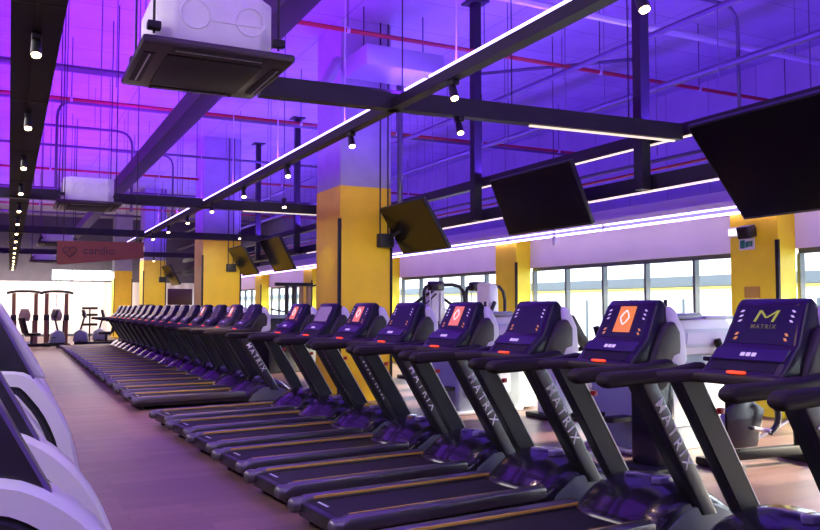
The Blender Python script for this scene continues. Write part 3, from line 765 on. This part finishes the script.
# ------------------------------------------------------------------ white cross trainers on the aisle's other side
def spline(pts, n=22):
    out = []; P = [pts[0]]+list(pts)+[pts[-1]]
    for i in range(1, len(P)-2):
        p0, p1, p2, p3 = P[i-1], P[i], P[i+1], P[i+2]; m_ = max(2, n//(len(pts)-1))
        for k in range(m_):
            t = k/m_
            out.append(tuple(.5*((2*p1[j])+(-p0[j]+p2[j])*t+(2*p0[j]-5*p1[j]+4*p2[j]-p3[j])*t*t+(-p0[j]+3*p1[j]-3*p2[j]+p3[j])*t**3) for j in (0, 1)))
    return out+[pts[-1]]
def trainer(y, tall, label):
    t = empty('cross_trainer', (0, y, 0), 0, label, 'exercise machine', 'white machines along the aisle')
    if not tall:
        arc = spline([(-.95, .38), (-.6, .66), (-.25, .78), (0, .765), (.12, .725), (.22, .665), (.33, .575), (.45, .44), (.57, .24), (.65, .03)])
        th = .145; wd = (-.17, .20)
    else:
        arc = spline([(-.95, .45), (-.55, .84), (-.2, .99), (.05, 1.0), (.18, .96), (.29, .84), (.40, .68), (.50, .45), (.56, .2), (.59, .03)])
        th = .13; wd = (-.17, .20)
    MB().sweep(arc, wd, th).build('front_fairing', M['shell'], t, smooth=50)
    inner = []
    n = len(arc)
    for i, (x, z) in enumerate(arc):
        x0, z0 = arc[max(i-1, 0)]; x1, z1 = arc[min(i+1, n-1)]; l = math.hypot(x1-x0, z1-z0)
        inner.append((x+(z1-z0)/l*(th+.0), z-(x1-x0)/l*(th+.0)))
    inner = [(x, max(z, .02)) for x, z in inner]
    MB().sweep(inner[3:-2], (wd[0]-.012, wd[1]+.008), .06).build('fairing_trim', M['black'], t, smooth=50)
    if tall:
        in2 = [(x-.12, z-.19) for x, z in arc[7:-3] if z > .25]
        MB().sweep(in2, (-.20, -.10), .10).build('inner_cover', M['shell'], t, smooth=50)
        in3 = [(x-.20, z-.27) for x, z in arc[7:-4] if z > .3]
        MB().sweep(in3, (-.212, -.12), .05).build('inner_trim', M['black'], t, smooth=50)
    # drive disc inside
    cxx, czz, rr = -.12, .36, .26
    MB().prism([(cxx+rr*math.cos(k*math.pi/12), czz+rr*math.sin(k*math.pi/12)) for k in range(24)], -.08, .10, 'y', bev=.02).build('drive_cover', M['palegrey'], t)
    MB().rbox(-1.5, .5, -.06, .06, .0, .08, .02).build('base_rail', M['black'], t)
    MB().rbox(-1.5, -1.36, -.3, .3, .0, .07, .02).build('rear_foot', M['black'], t)
    # slanted dark mast slab
    if not tall: a0, a1, wpan = (.24, .60), (-.36, 1.72), .15
    else: a0, a1, wpan = (.21, .93), (-.22, 1.75), .19
    dx, dz = a1[0]-a0[0], a1[1]-a0[1]; l = math.hypot(dx, dz); nx, nz = -dz/l, dx/l
    prof = [a0, a1, (a1[0]-.14, a1[1]-.03), (a0[0]-.30, a0[1]+.06)]
    p = MB().prism(prof, -wpan+.05, .12, 'y', bev=.015).build('mast_panel', mat('smoked_blue_black_panel', (.018, .018, .028), .28, coat=.3), t)
    ed = MB().prism([a0, a1, (a1[0]-.016, a1[1]-.008), (a0[0]-.016, a0[1]-.008)], -wpan+.042, -wpan+.062, 'y').build('edge_strip', mat('violet_edge_plastic', (.12, .08, .25), .4), p, smooth=0)
    if tall:
        MB().prism([(a0[0]-.03, a0[1]), (a1[0]-.03, a1[1]), (a1[0]+.05, a1[1]-.02), (a0[0]+.10, a0[1]-.02)], .0, .26, 'y', bev=.03).build('mast_shell', M['shell'], t, smooth=50)
    hb = spline([(-.30, 1.0), (-.42, 1.25), (-.52, 1.45), (-.72, 1.5)])
    for s in (-1, 1):
        MB().tube([(x, s*.27, z) for x, z in hb], .02, 8).build('handlebar', M['rubber'], t)
        MB().tube([(-.28, s*.27, 1.02), (-.15, s*.2, .7), (-.12, s*.1, .4)], .022, 8).build('lever', M['silver'], t)
        MB().rbox(-.95, -.55, s*.2-.07, s*.2+.07, .3+s*.06, .34+s*.06, .015).build('pedal', M['rubber'], t)
        MB().tube([(-.7, s*.2, .30+s*.06), (-.12, s*.13, .36)], .02, 8).build('pedal_arm', M['steel'], t)
trainer(4.1, False, 'white machine with low arched fairing, closest to the camera beside the aisle')
trainer(5.65, False, 'white machine with low arched fairing, second along the aisle')
trainer(7.5, True, 'taller white machine with black curved trims, third along the aisle')
trainer(9.4, True, 'taller white machine, fourth along the aisle, mostly hidden behind the third')

# ------------------------------------------------------------------ far end machines
def functional_trainer(x0, x1, y, label):
    f = empty('functional_trainer', ((x0+x1)/2, y, 0), 0, label, 'weight machine', 'tall cable frames at the far wall')
    w2 = (x1-x0)/2
    for s in (-1, 1):
        MB().box(s*w2-.07, s*w2+.07, -.08, .08, 0, 2.05).build('upright', M['skin'], f, smooth=0, bev=.01)
        MB().rbox(s*w2-.16, s*w2+.16, -.35, .45, 0, .1, .02).build('foot', M['rubber'], f)
        MB().rbox(s*(w2)-.1, s*w2+.1, -.14, -.06, 1.0, 1.22, .02).build('pulley_carriage', M['steel'], f)
        MB().rbox(s*(w2-.02)-.09, s*(w2-.02)+.09, .1, .3, .1, 1.0, .02).build('weight_stack', M['rubber'], f)
    pts = spline([(-w2-.25, 2.05), (-w2, 2.11), (0, 2.13), (w2, 2.11), (w2+.25, 2.05)])
    MB().tube([(x, 0, z) for x, z in pts], .05, 8).build('top_bar', M['rubber'], f)
    MB().tube([(0, .02, .05), (0, .02, 2.1)], .018, 8).build('guide_rod', M['silver'], f)
    MB().prism([(-.16, .98), (-.22, 1.2), (-.13, 1.45), (.13, 1.45), (.22, 1.2), (.16, .98)], -.06, .06, 'y', bev=.02).build('placard', mat('tan_grey_placard', (.30, .24, .2), .5), f)
    MB().rbox(-w2, w2, .05, .15, .05, .2, .02).build('base_bar', M['palegrey'], f)
functional_trainer(.18, .95, 34.2, 'tall tan cable frame with oval placard at the far wall, beside the aisle machines')
functional_trainer(1.32, 2.02, 34.0, 'tall tan cable frame nearer the treadmills at the far wall')
def bike(x, y, rz, label, name='recumbent_bike'):
    b = empty(name, (x, y, 0), rz, label, 'exercise bike', 'seated bikes at the far end')
    MB().rbox(-.8, .7, -.08, .08, .08, .2, .03).build('frame_beam', M['rubber'], b)
    for xx in (-.7, .6): MB().rbox(xx-.05, xx+.05, -.3, .3, 0, .08, .02).build('foot', M['rubber'], b)
    MB().prism([(.2, .2), (.75, .2), (.7, .55), (.5, .68), (.25, .55)], -.12, .12, 'y', bev=.04).build('drive_housing', M['bluegrey'], b)
    MB().rbox(-.65, -.2, -.22, .22, .48, .58, .03).build('seat', M['rubber'], b)
    MB().prism([(-.72, .55), (-.62, .55), (-.78, 1.15), (-.88, 1.13)], -.22, .22, 'y', bev=.03).build('backrest', M['rubber'], b)
    MB().tube([(-.45, 0, .15), (-.45, 0, .5)], .05, 8).build('seat_post', M['steel'], b)
    MB().tube([(.5, 0, .6), (.35, 0, 1.15)], .035, 8).build('console_post', M['steel'], b)
    MB().prism([(.27, 1.12), (.37, 1.1), (.45, 1.4), (.36, 1.42)], -.16, .16, 'y', bev=.02).build('console', M['console'], b)
    for s in (-1, 1): MB().rbox(.32+s*.1, .44+s*.1, s*.2-.05, s*.2+.05, .3-s*.08, .33-s*.08, .01).build('pedal', M['rubber'], b)
    return b
bike(2.95, 32.9, R(165), 'black seated bike beside the tall frame at the far end')
bike(3.75, 34.2, R(170), 'black seated bike with blue grey housing behind the row end')
bike(1.2, 32.3, R(20), 'low black seated bike in front of the tall frames')
rk = empty('weight_rack', (3.0, 35.4, 0), 0, 'slim stand with three stacked plates before the far wall', 'rack')
MB().tube([(0, 0, .05), (0, 0, 1.5)], .03, 8).build('rack_post', M['steel'], rk)
MB().rbox(-.35, .35, -.25, .25, 0, .06, .02).build('foot', M['rubber'], rk)
for z in (.75, 1.15, 1.42): MB().rbox(-.3, .3, -.08, .08, z, z+.1, .02).build('shelf_tray', M['panelblk'], rk)
def console_bank(x, y, label):
    b = empty('stair_climber', (x, y, 0), R(-60), label, 'exercise machine')
    MB().prism([(-.9, 0), (.5, 0), (.55, .25), (.3, .9), (.1, .9), (-.2, .45), (-.9, .15)], -.35, .35, 'y', bev=.03).build('step_body', M['rubber'], b)
    for s in (-1, 1): MB().tube([(-.6, s*.36, .2), (-.3, s*.36, 1.0), (.25, s*.36, 1.2)], .025, 8).build('handrail', M['steel'], b)
    MB().rbox(-.1, .5, -.42, .42, 1.12, 1.2, .02).build('console_tray', M['rubber'], b)
    MB().prism([(.1, 1.2), (.3, 1.2), (.46, 1.6), (.34, 1.62)], -.33, .33, 'y', bev=.02).build('console', M['pod'], b)
console_bank(4.5, 32.0, 'dark stepper with slatted console at the far end of the treadmill row')

# brown panel between hall pillars
bp = empty('wall_screen', (5.72, 30.6, 1.9), 0, 'brown flat panel screen between two hall pillars', 'screen')
MB().rbox(-.45, .45, -.03, .03, -.3, .3, .01).build('panel_face', M['brownscr'], bp)
MB().tube([(0, .02, -.3), (0, .02, -1.9)], .03, 8).build('stand_pole', M['steel'], bp)
MB().rbox(-.25, .25, -.2, .2, -1.9, -1.86, .01).build('stand_foot', M['steel'], bp)

# ------------------------------------------------------------------ right hand machines
# dual cable towers with arms
def cable_tower(x, y, label, rz=0):
    c = empty('cable_tower', (x, y, 0), rz, label, 'weight machine')
    MB().prism([(-.28, 0), (.30, 0), (.16, 1.95), (-.12, 2.0)], -.22, .22, 'y', bev=.04).build('shroud', M['shell'], c)
    MB().rbox(-.6, .6, -.55, .55, 0, .07, .02).build('base_plate', M['rubber'], c)
    for s in (-1, 1):
        MB().tube([(0, s*.24, 1.95), (s*.55, s*.3, 1.62), (s*.98, s*.34, 1.38)], .035, 8).build('swing_arm', M['rubber'], c)
        MB().tube([(-.05, s*.24, 1.8), (s*.5, s*.3, 1.45), (s*.95, s*.34, 1.3)], .016, 6).build('arm_brace', M['steel'], c)
        MB().tube([(s*.98, s*.34, 1.4), (s*1.0, s*.34, .85)], .01, 6).build('cable', M['rubber'], c)
        MB().tube([(s*.92, s*.34-.08, .85), (s*1.08, s*.34+.08, .85)], .02, 8).build('grip_handle', M['rubber'], c)
    MB().tube([(.05, -.24, .3), (.05, -.24, 1.8)], .02, 8).build('guide_rod', M['silver'], c)
    return c
cable_tower(8.12, 15.1, 'white cable tower with swinging black arms next to the biggest pillar')
def gantry(x, y, label):
    g_ = empty('multi_gym', (x, y, 0), 0, label, 'weight machine')
    for k in range(2):
        x0 = -.86+k*.90
        pts = [(x0, .05), (x0, 1.80), (x0+.03, 1.88), (x0+.10, 1.92), (x0+.60, 1.94), (x0+.74, 1.91), (x0+.83, 1.82), (x0+.87, 1.66), (x0+.87, .05)]
        MB().tube([(a_, 0, b_) for a_, b_ in pts], .034, 8).build('arch_frame', M['steel'], g_)
        MB().rbox(x0+.1, x0+.38, -.1, .1, 1.82, 2.0, .03).build('pulley_head', M['hood'], g_)
        MB().rbox(x0+.05, x0+.42, -.12, .12, .1, 1.2, .03).build('weight_shroud', M['bluegrey'], g_)
        for q in (.12, .36):
            MB().tube([(x0+q, 0, 1.2), (x0+q, 0, 1.84)], .013, 6).build('guide_rod', M['silver'], g_)
        MB().box(x0-.05, x0+.92, -.35, .35, 0, .07).build('base_runner', M['rubber'], g_, smooth=0)
    MB().rbox(.45, .8, -.3, -.05, .5, .6, .03).build('seat_pad', M['skin'], g_)
    MB().tube([(.62, -.18, .05), (.62, -.18, .52)], .04, 8).build('seat_post', M['steel'], g_)
    MB().rbox(-.42, -.12, -.35, -.28, .95, 1.3, .03).build('back_pad', M['skin'], g_)
    MB().tube([(-.27, -.3, .07), (-.27, -.3, 1.0)], .03, 8).build('pad_strut', M['steel'], g_)
    return g_
gantry(7.72, 13.1, 'multi station gym with arched dark bars before the windows')
def white_press(x, y, rz, label):
    c = empty('white_press', (x, y, 0), rz, label, 'weight machine')
    MB().prism([(-.2, 0), (.25, 0), (.14, 1.9), (-.07, 1.95)], -.16, .16, 'y', bev=.04).build('shroud', M['shell'], c)
    MB().tube([(0, -.2, 1.6), (-.35, -.3, 1.2), (-.3, -.3, .5)], .035, 8).build('press_arm', M['steel'], c)
    MB().rbox(-.7, -.3, -.2, .2, .42, .52, .03).build('seat_pad', M['rubber'], c)
    MB().rbox(-.75, .4, -.3, .3, 0, .08, .02).build('base_plate', M['rubber'], c)
    MB().tube([(-.5, 0, .07), (-.5, 0, .43)], .04, 8).build('seat_post', M['steel'], c)
white_press(7.45, 11.9, R(15), 'white press machine between gantry gym and violet screen treadmill')
# distant cable tower past the biggest pillar
dt = empty('lat_tower', (8.6, 25.6, 0), 0, 'distant dark lat pulldown tower by the sunlit window pillar', 'weight machine')
for xx in (-.35, -.1, .15, .42): MB().box(xx-.06, xx+.06, -.06, .06, 0, 2.25).build('upright', M['skin'] if xx > 0 else M['steel'], dt, smooth=0)
MB().box(-.75, .55, -.07, .07, 2.22, 2.33).build('top_bar', M['rubber'], dt, smooth=0)
MB().tube([(-.9, 0, 1.45), (-.3, 0, 1.35)], .03, 8).build('side_arm', M['steel'], dt)
MB().rbox(-1.1, .6, -.4, .4, 0, .08, .02).build('base_plate', M['rubber'], dt)
MB().rbox(-.95, -.5, -.2, .2, .4, .52, .03).build('seat_pad', M['skin'], dt)
MB().tube([(-.75, 0, .07), (-.75, 0, .42)], .04, 8).build('seat_post', M['steel'], dt)
MB().tube([(.42, 0, 2.2), (.75, -.1, 2.28), (.85, -.1, 2.05)], .03, 8).build('pulley_hook', M['steel'], dt)
# dark bench machine behind the treadmill gap
db = empty('leg_press', (5.9, 18.4, 0), R(20), 'dark leg press with round weights behind the gap in the row', 'weight machine')
MB().prism([(-.8, 0), (.8, 0), (.8, .3), (.3, .95), (.0, 1.25), (-.75, 1.25), (-.8, .9)], -.45, .45, 'y', bev=.05).build('machine_body', M['deck'], db)
for yy in (-.5, .5):
    MB().prism([(-.35+.26*math.cos(k*math.pi/10), .75+.26*math.sin(k*math.pi/10)) for k in range(20)], yy-.06, yy+.06, 'y', bev=.02).build('weight_plate', M['rubber'], db)
MB().rbox(-.7, -.1, -.35, .35, 1.24, 1.34, .03).build('top_pad', M['bluegrey'], db)
MB().tube([(-.6, -.47, 1.1), (0, -.47, 1.15)], .02, 8).build('silver_bar', M['silver'], db)

# big grey stepper / arc trainer behind the orange treadmill
def arc_trainer(x, y, rz, label):
    a = empty('arc_trainer', (x, y, 0), rz, label, 'exercise machine', 'grey arc machines behind the treadmills')
    MB().prism([(-.62, .1), (-.55, .02), (.55, .02), (.62, .2), (.55, .95), (.35, 1.12), (-.45, 1.12), (-.60, .9)], -.33, .33, 'y', bev=.05, seg=3).build('main_shroud', M['bluegrey'], a)
    MB().rbox(-.66, .6, -.38, .38, .0, .06, .02).build('base_plate', M['silver'], a)
    MB().prism([(-.42, .24), (-.48, .3), (-.48, .84), (-.42, .9), (.32, .9), (.38, .84), (.38, .3), (.32, .24)], -.345, -.32, 'y', bev=.008).build('inset_panel', M['palegrey'], a)
    MB().prism([(.25, .02), (.95, .02), (.92, 1.0), (.25, 1.0)], -.30, .30, 'y', bev=.04).build('rear_shroud', M['palegrey'], a)
    MB().prism([(-.08, 1.0), (1.0, 1.0), (1.02, 1.30), (.85, 1.40), (.0, 1.38)], -.37, .37, 'y', bev=.03).build('console_base', M['shell'], a)
    cn = MB().prism([(.02, 1.08), (.88, 1.08), (.90, 1.28), (.05, 1.28)], -.385, -.365, 'y', bev=.006).build('console', M['palegrey'], a)
    MB().prism([(.12, 1.12), (.78, 1.12), (.80, 1.24), (.14, 1.24)], -.392, -.383, 'y').build('console_label', mat('pale_lavender_label', (.62, .58, .68), .4), cn, smooth=0)
    MB().rbox(-.12, .45, -.40, .30, 1.39, 1.44, .02, mtx=Matrix.Rotation(R(-2), 4, 'Y')).build('reading_rack', M['bluegrey'], a)
    MB().rbox(.48, 1.0, -.38, .30, 1.38, 1.42, .015).build('top_tray', M['palegrey'], a)
    MB().tube([(.62, -.42, 1.16), (.70, -.44, .95), (.45, -.46, .82)], .04, 8).build('swing_grip', M['rubber'], a)
    for s in (-1, 1):
        MB().tube([(-.1, s*.36, 1.0), (-.35, s*.4, 1.1), (-.42, s*.4, 1.3)], .035, 8).build('hand_grip', M['rubber'], a)
        MB().rbox(-.95, -.5, s*.2-.09, s*.2+.09, .35, .4, .015).build('foot_plate', M['rubber'], a)
        MB().tube([(-.55, s*.2, .36), (-.1, s*.25, .55)], .03, 8).build('foot_arm', M['rubber'], a)
    for s in (-.2, .2): MB().tube([(.02, s, 1.42), (.02, s, 1.60)], .02, 8).build('rack_peg', M['steel'], a)
arc_trainer(6.35, 6.75, R(8), 'large grey shrouded machine with pale console behind the orange screen treadmill')
arc_trainer(6.2, 10.2, R(8), 'grey shrouded machine partly hidden beside the violet screen treadmill')
# dark upright column machine
cm = empty('column_stepper', (5.42, 5.75, 0), R(8), 'dark upright machine column between green M and orange screen treadmills', 'exercise machine')
MB().prism([(-.12, .05), (.16, .05), (.14, .95), (.02, 1.05), (-.12, .9)], -.16, .16, 'y', bev=.04).build('column_body', M['hood'], cm)
MB().rbox(-.25, .3, -.25, .25, 0, .06, .02).build('base_plate', M['rubber'], cm)
MB().prism([(-.10+.17*math.cos(k*math.pi/10), .92+.17*math.sin(k*math.pi/10)) for k in range(20)], -.18, -.10, 'y', bev=.02).build('drive_disc', M['rubber'], cm)
MB().tube([(.05, 0, 1.0), (.1, 0, 1.35)], .03, 8).build('handle_post', M['steel'], cm)
MB().tube([(.1, -.25, 1.34), (.1, .25, 1.34)], .025, 8).build('handle_bar', M['rubber'], cm)
# dark pad arms showing behind the violet screen treadmill
pm = empty('pec_machine', (7.18, 9.0, 0), 0, 'pale machine with slanted dark arm pad behind the violet screen', 'weight machine')
MB().prism([(-.62, .06), (-.2, .06), (-.26, 1.38), (-.5, 1.45)], -.2, .2, 'y', bev=.05).build('shroud', M['palegrey'], pm)
MB().prism([(-.32, 1.38), (-.20, 1.42), (.12, .95), (.0, .9)], -.14, -.02, 'y', bev=.03).build('arm_pad', M['pod'], pm)
MB().prism([(-.32, 1.38), (-.20, 1.42), (.12, .95), (.0, .9)], .3, .42, 'y', bev=.03).build('arm_pad', M['pod'], pm)
MB().tube([(.05, -.1, .95), (-.3, 0, .9), (.05, .36, .95)], .03, 8).build('arm_hinge', M['steel'], pm)
MB().rbox(-.7, .2, -.35, .35, 0, .07, .02).build('base_plate', M['rubber'], pm)
# low black cycle / rower on the sunny floor
rw = empty('indoor_cycle', (6.42, 5.45, 0), R(-5), 'black indoor cycle with red and orange knobs on the sunny floor', 'exercise bike')
MB().rbox(-.45, .62, -.05, .05, .07, .17, .02).build('frame_beam', M['rubber'], rw)
for xx in (-.42, .62):
    MB().rbox(xx-.05, xx+.05, -.28, .28, 0, .08, .02).build('foot', M['rubber'], rw)
MB().rbox(.58, .70, -.30, -.26, .0, .13, .01).build('foot_wheel', M['silver'], rw)
MB().prism([(-.2+.2*math.cos(k*math.pi/12), .38+.2*math.sin(k*math.pi/12)) for k in range(24)], -.05, .05, 'y', bev=.012).build('flywheel', M['bluegrey'], rw)
MB().prism([(-.4, .2), (-.05, .2), (.05, .55), (-.2, .7), (-.42, .55)], -.1, -.06, 'y', bev=.015).build('chain_guard', M['hood'], rw)
MB().tube([(-.3, 0, .15), (-.3, 0, .85), (-.38, 0, 1.0)], .035, 8).build('handle_post', M['rubber'], rw)
MB().tube([(-.38, -.22, 1.02), (-.38, .22, 1.02)], .022, 8).build('handlebar', M['rubber'], rw)
MB().tube([(.56, 0, .12), (.53, 0, .80)], .036, 8).build('seat_post', M['rubber'], rw)
MB().prism([(.4, .80), (.72, .80), (.75, .87), (.4, .85)], -.1, .1, 'y', bev=.025).build('saddle', M['rubber'], rw)
MB().tube([(-.15, -.03, .2), (.52, -.03, .45)], .012, 6).build('brace_rod', M['silver'], rw)
MB().tube([(-.3, -.12, .72), (-.3, -.05, .72)], .035, 8).build('red_knob', M['red'], rw)
MB().tube([(.0, -.1, .68), (.13, -.1, .70)], .02, 8).build('orange_knob', M['yline'], rw)
for s in (-1, 1):
    MB().tube([(-.12, s*.12, .38), (.0, s*.13, .46+s*.1), (.0, s*.22, .46+s*.1)], .02, 8).build('crank_arm', M['silver'], rw)
    MB().tube(spline([(.02, .62), (.1, .55), (.09, .42), (.0, .34)])and[(a_, s*.2, b_) for a_, b_ in spline([(.02, .62), (.1, .55), (.09, .42), (.0, .34)])], .03, 8).build('toe_strap', M['black'], rw)

# ------------------------------------------------------------------ lights
def area(name, loc, sx, sy, power, color, rot=(0, 0, 0), spread=180):
    l = bpy.data.lights.new(name, 'AREA'); l.shape = 'RECTANGLE'; l.size = sx; l.size_y = sy; l.energy = power; l.color = color; l.spread = R(spread)
    o = bpy.data.objects.new(name, l); col.objects.link(o); o.location = loc; o.rotation_euler = rot; return o
UP = (math.pi, 0, 0)
VIO = (.27, .008, 1.0); BLU = (.125, .030, 1.0)
area('violet_uplight_board', (.12, 18, 3.42), .25, 42, 2200, VIO, UP)
area('violet_uplight_beam', (3.08, 13, 3.44), .10, 32, 1150, (.20, .02, 1), UP)
area('blue_uplight_deep_beam', (1.98, 14, 4.14), .2, 28, 850, VIO, UP)
area('blue_uplight_rail', (6.5, 15, 3.55), .12, 36, 2600, BLU, UP)
area('blue_fill_void', (11.2, 18, 3.45), .3, 44, 700, BLU, UP)  # added above the soffit, away from the ledge, to light the void ceiling
area('violet_uplight_side', (-5, 16, 3.4), .3, 40, 900, (.27, .008, 1), UP)
for i, (x, y, z) in enumerate(SPOTS):
    l = bpy.data.lights.new('track_spot', 'SPOT'); l.energy = (420 if 11 < y < 15 else 50) if x > 1 else 40; l.color = (1, .72, .40); l.spot_size = R(70); l.spot_blend = .7; l.shadow_soft_size = .05
    o = bpy.data.objects.new('track_spot', l); col.objects.link(o); o.location = (x, y-.03, z); o.rotation_euler = (0, R(16 if x > 1 else 0), 0)
for n, (px, py, tx, ty, tz, en) in enumerate(((3.75, 6.45, 5.2, 12.0, 2.3, 330), (4.9, 18.9, 5.2, 22.2, 2.2, 220), (4.6, 29.6, 5.1, 33, 2.2, 220), (4.0, 12.6, 4.75, 12.6, 2.0, 22))):  # spot cans and lights added to brighten the pillar faces
    spot(px, py, 3.30 if px < 7 else 3.0, 'added small black spotlight brightening a yellow pillar, %s from the camera' % ORD[n+1], 'spotlights added to brighten the pillars')
    if n: MB().tube([(px, py, 3.29 if px < 7 else 2.99), (px, py, CEIL+.02)], .006, 6).build('hanger_rod', M['steel'], [o for o in col.objects if o.name.startswith('spotlight')][-1]).location = (-px, -py, -(3.30 if px < 7 else 3.0))
    l = bpy.data.lights.new('pillar_fill_spot', 'SPOT'); l.energy = en; l.color = (1, .88, .70); l.spot_size = R(46); l.spot_blend = .8; l.shadow_soft_size = .05
    o = bpy.data.objects.new('pillar_fill_spot', l); col.objects.link(o); o.location = (px, py, 3.1 if px < 7 else 2.82)
    o.rotation_euler = (Vector((tx, ty, tz))-Vector(o.location)).to_track_quat('-Z', 'Y').to_euler()
# lamps over the far area and wall washers
area('far_wall_washer', (1.0, 43.2, 2.75), 10, .3, 520, (1, .85, .72), (R(52), 0, 0))
area('far_floor_lamp', (1.0, 36, 3.9), 8, 6, 1000, (1, .74, .70), (0, 0, 0))
# daylight entering through the glazing
pt = area('daylight_portal', (WX+.32, 21, 1.3), 49, 2.4, 0, (1, 1, 1), (R(90), 0, R(90)))
pt.data.cycles.is_portal = True
area('aisle_downlight', (-2.2, 7, 4.2), 1.2, 12, 430, (1, .93, .88), (0, R(-12), 0))
area('hall_fill', (3.5, -2.5, 5.6), 9, 1.2, 50, (1, .90, .80), (R(62), 0, 0), 120)  # unseen fill behind the camera, added to brighten faces turned towards it
su = bpy.data.lights.new('sun', 'SUN'); su.energy = 36; su.color = (1, .80, .55); su.angle = R(4)
so = bpy.data.objects.new('sun', su); col.objects.link(so); so.rotation_euler = (0, R(68), R(-8))

w_ = bpy.data.worlds.new('World'); sc.world = w_; w_.use_nodes = True
bg = w_.node_tree.nodes['Background']; bg.inputs[0].default_value = (.88, .94, 1, 1); bg.inputs[1].default_value = 9.0

# ------------------------------------------------------------------ camera
cam = bpy.data.cameras.new('camera'); co = bpy.data.objects.new('camera', cam); col.objects.link(co)
cam.sensor_width = 36; cam.lens = 800/820*36; cam.clip_end = 300
co.location = (0, 0, H); co.rotation_euler = (R(90+3.0053), 0, R(-26.6193))
sc.camera = co
sc.view_settings.view_transform = 'Standard'; sc.view_settings.look = 'None'
sc.view_settings.exposure = 0; sc.view_settings.gamma = 1
sc.view_settings.use_curve_mapping = False
sc.cycles.use_denoising = True
sc.cycles.max_bounces = 6
sc.cycles.sample_clamp_indirect = 6
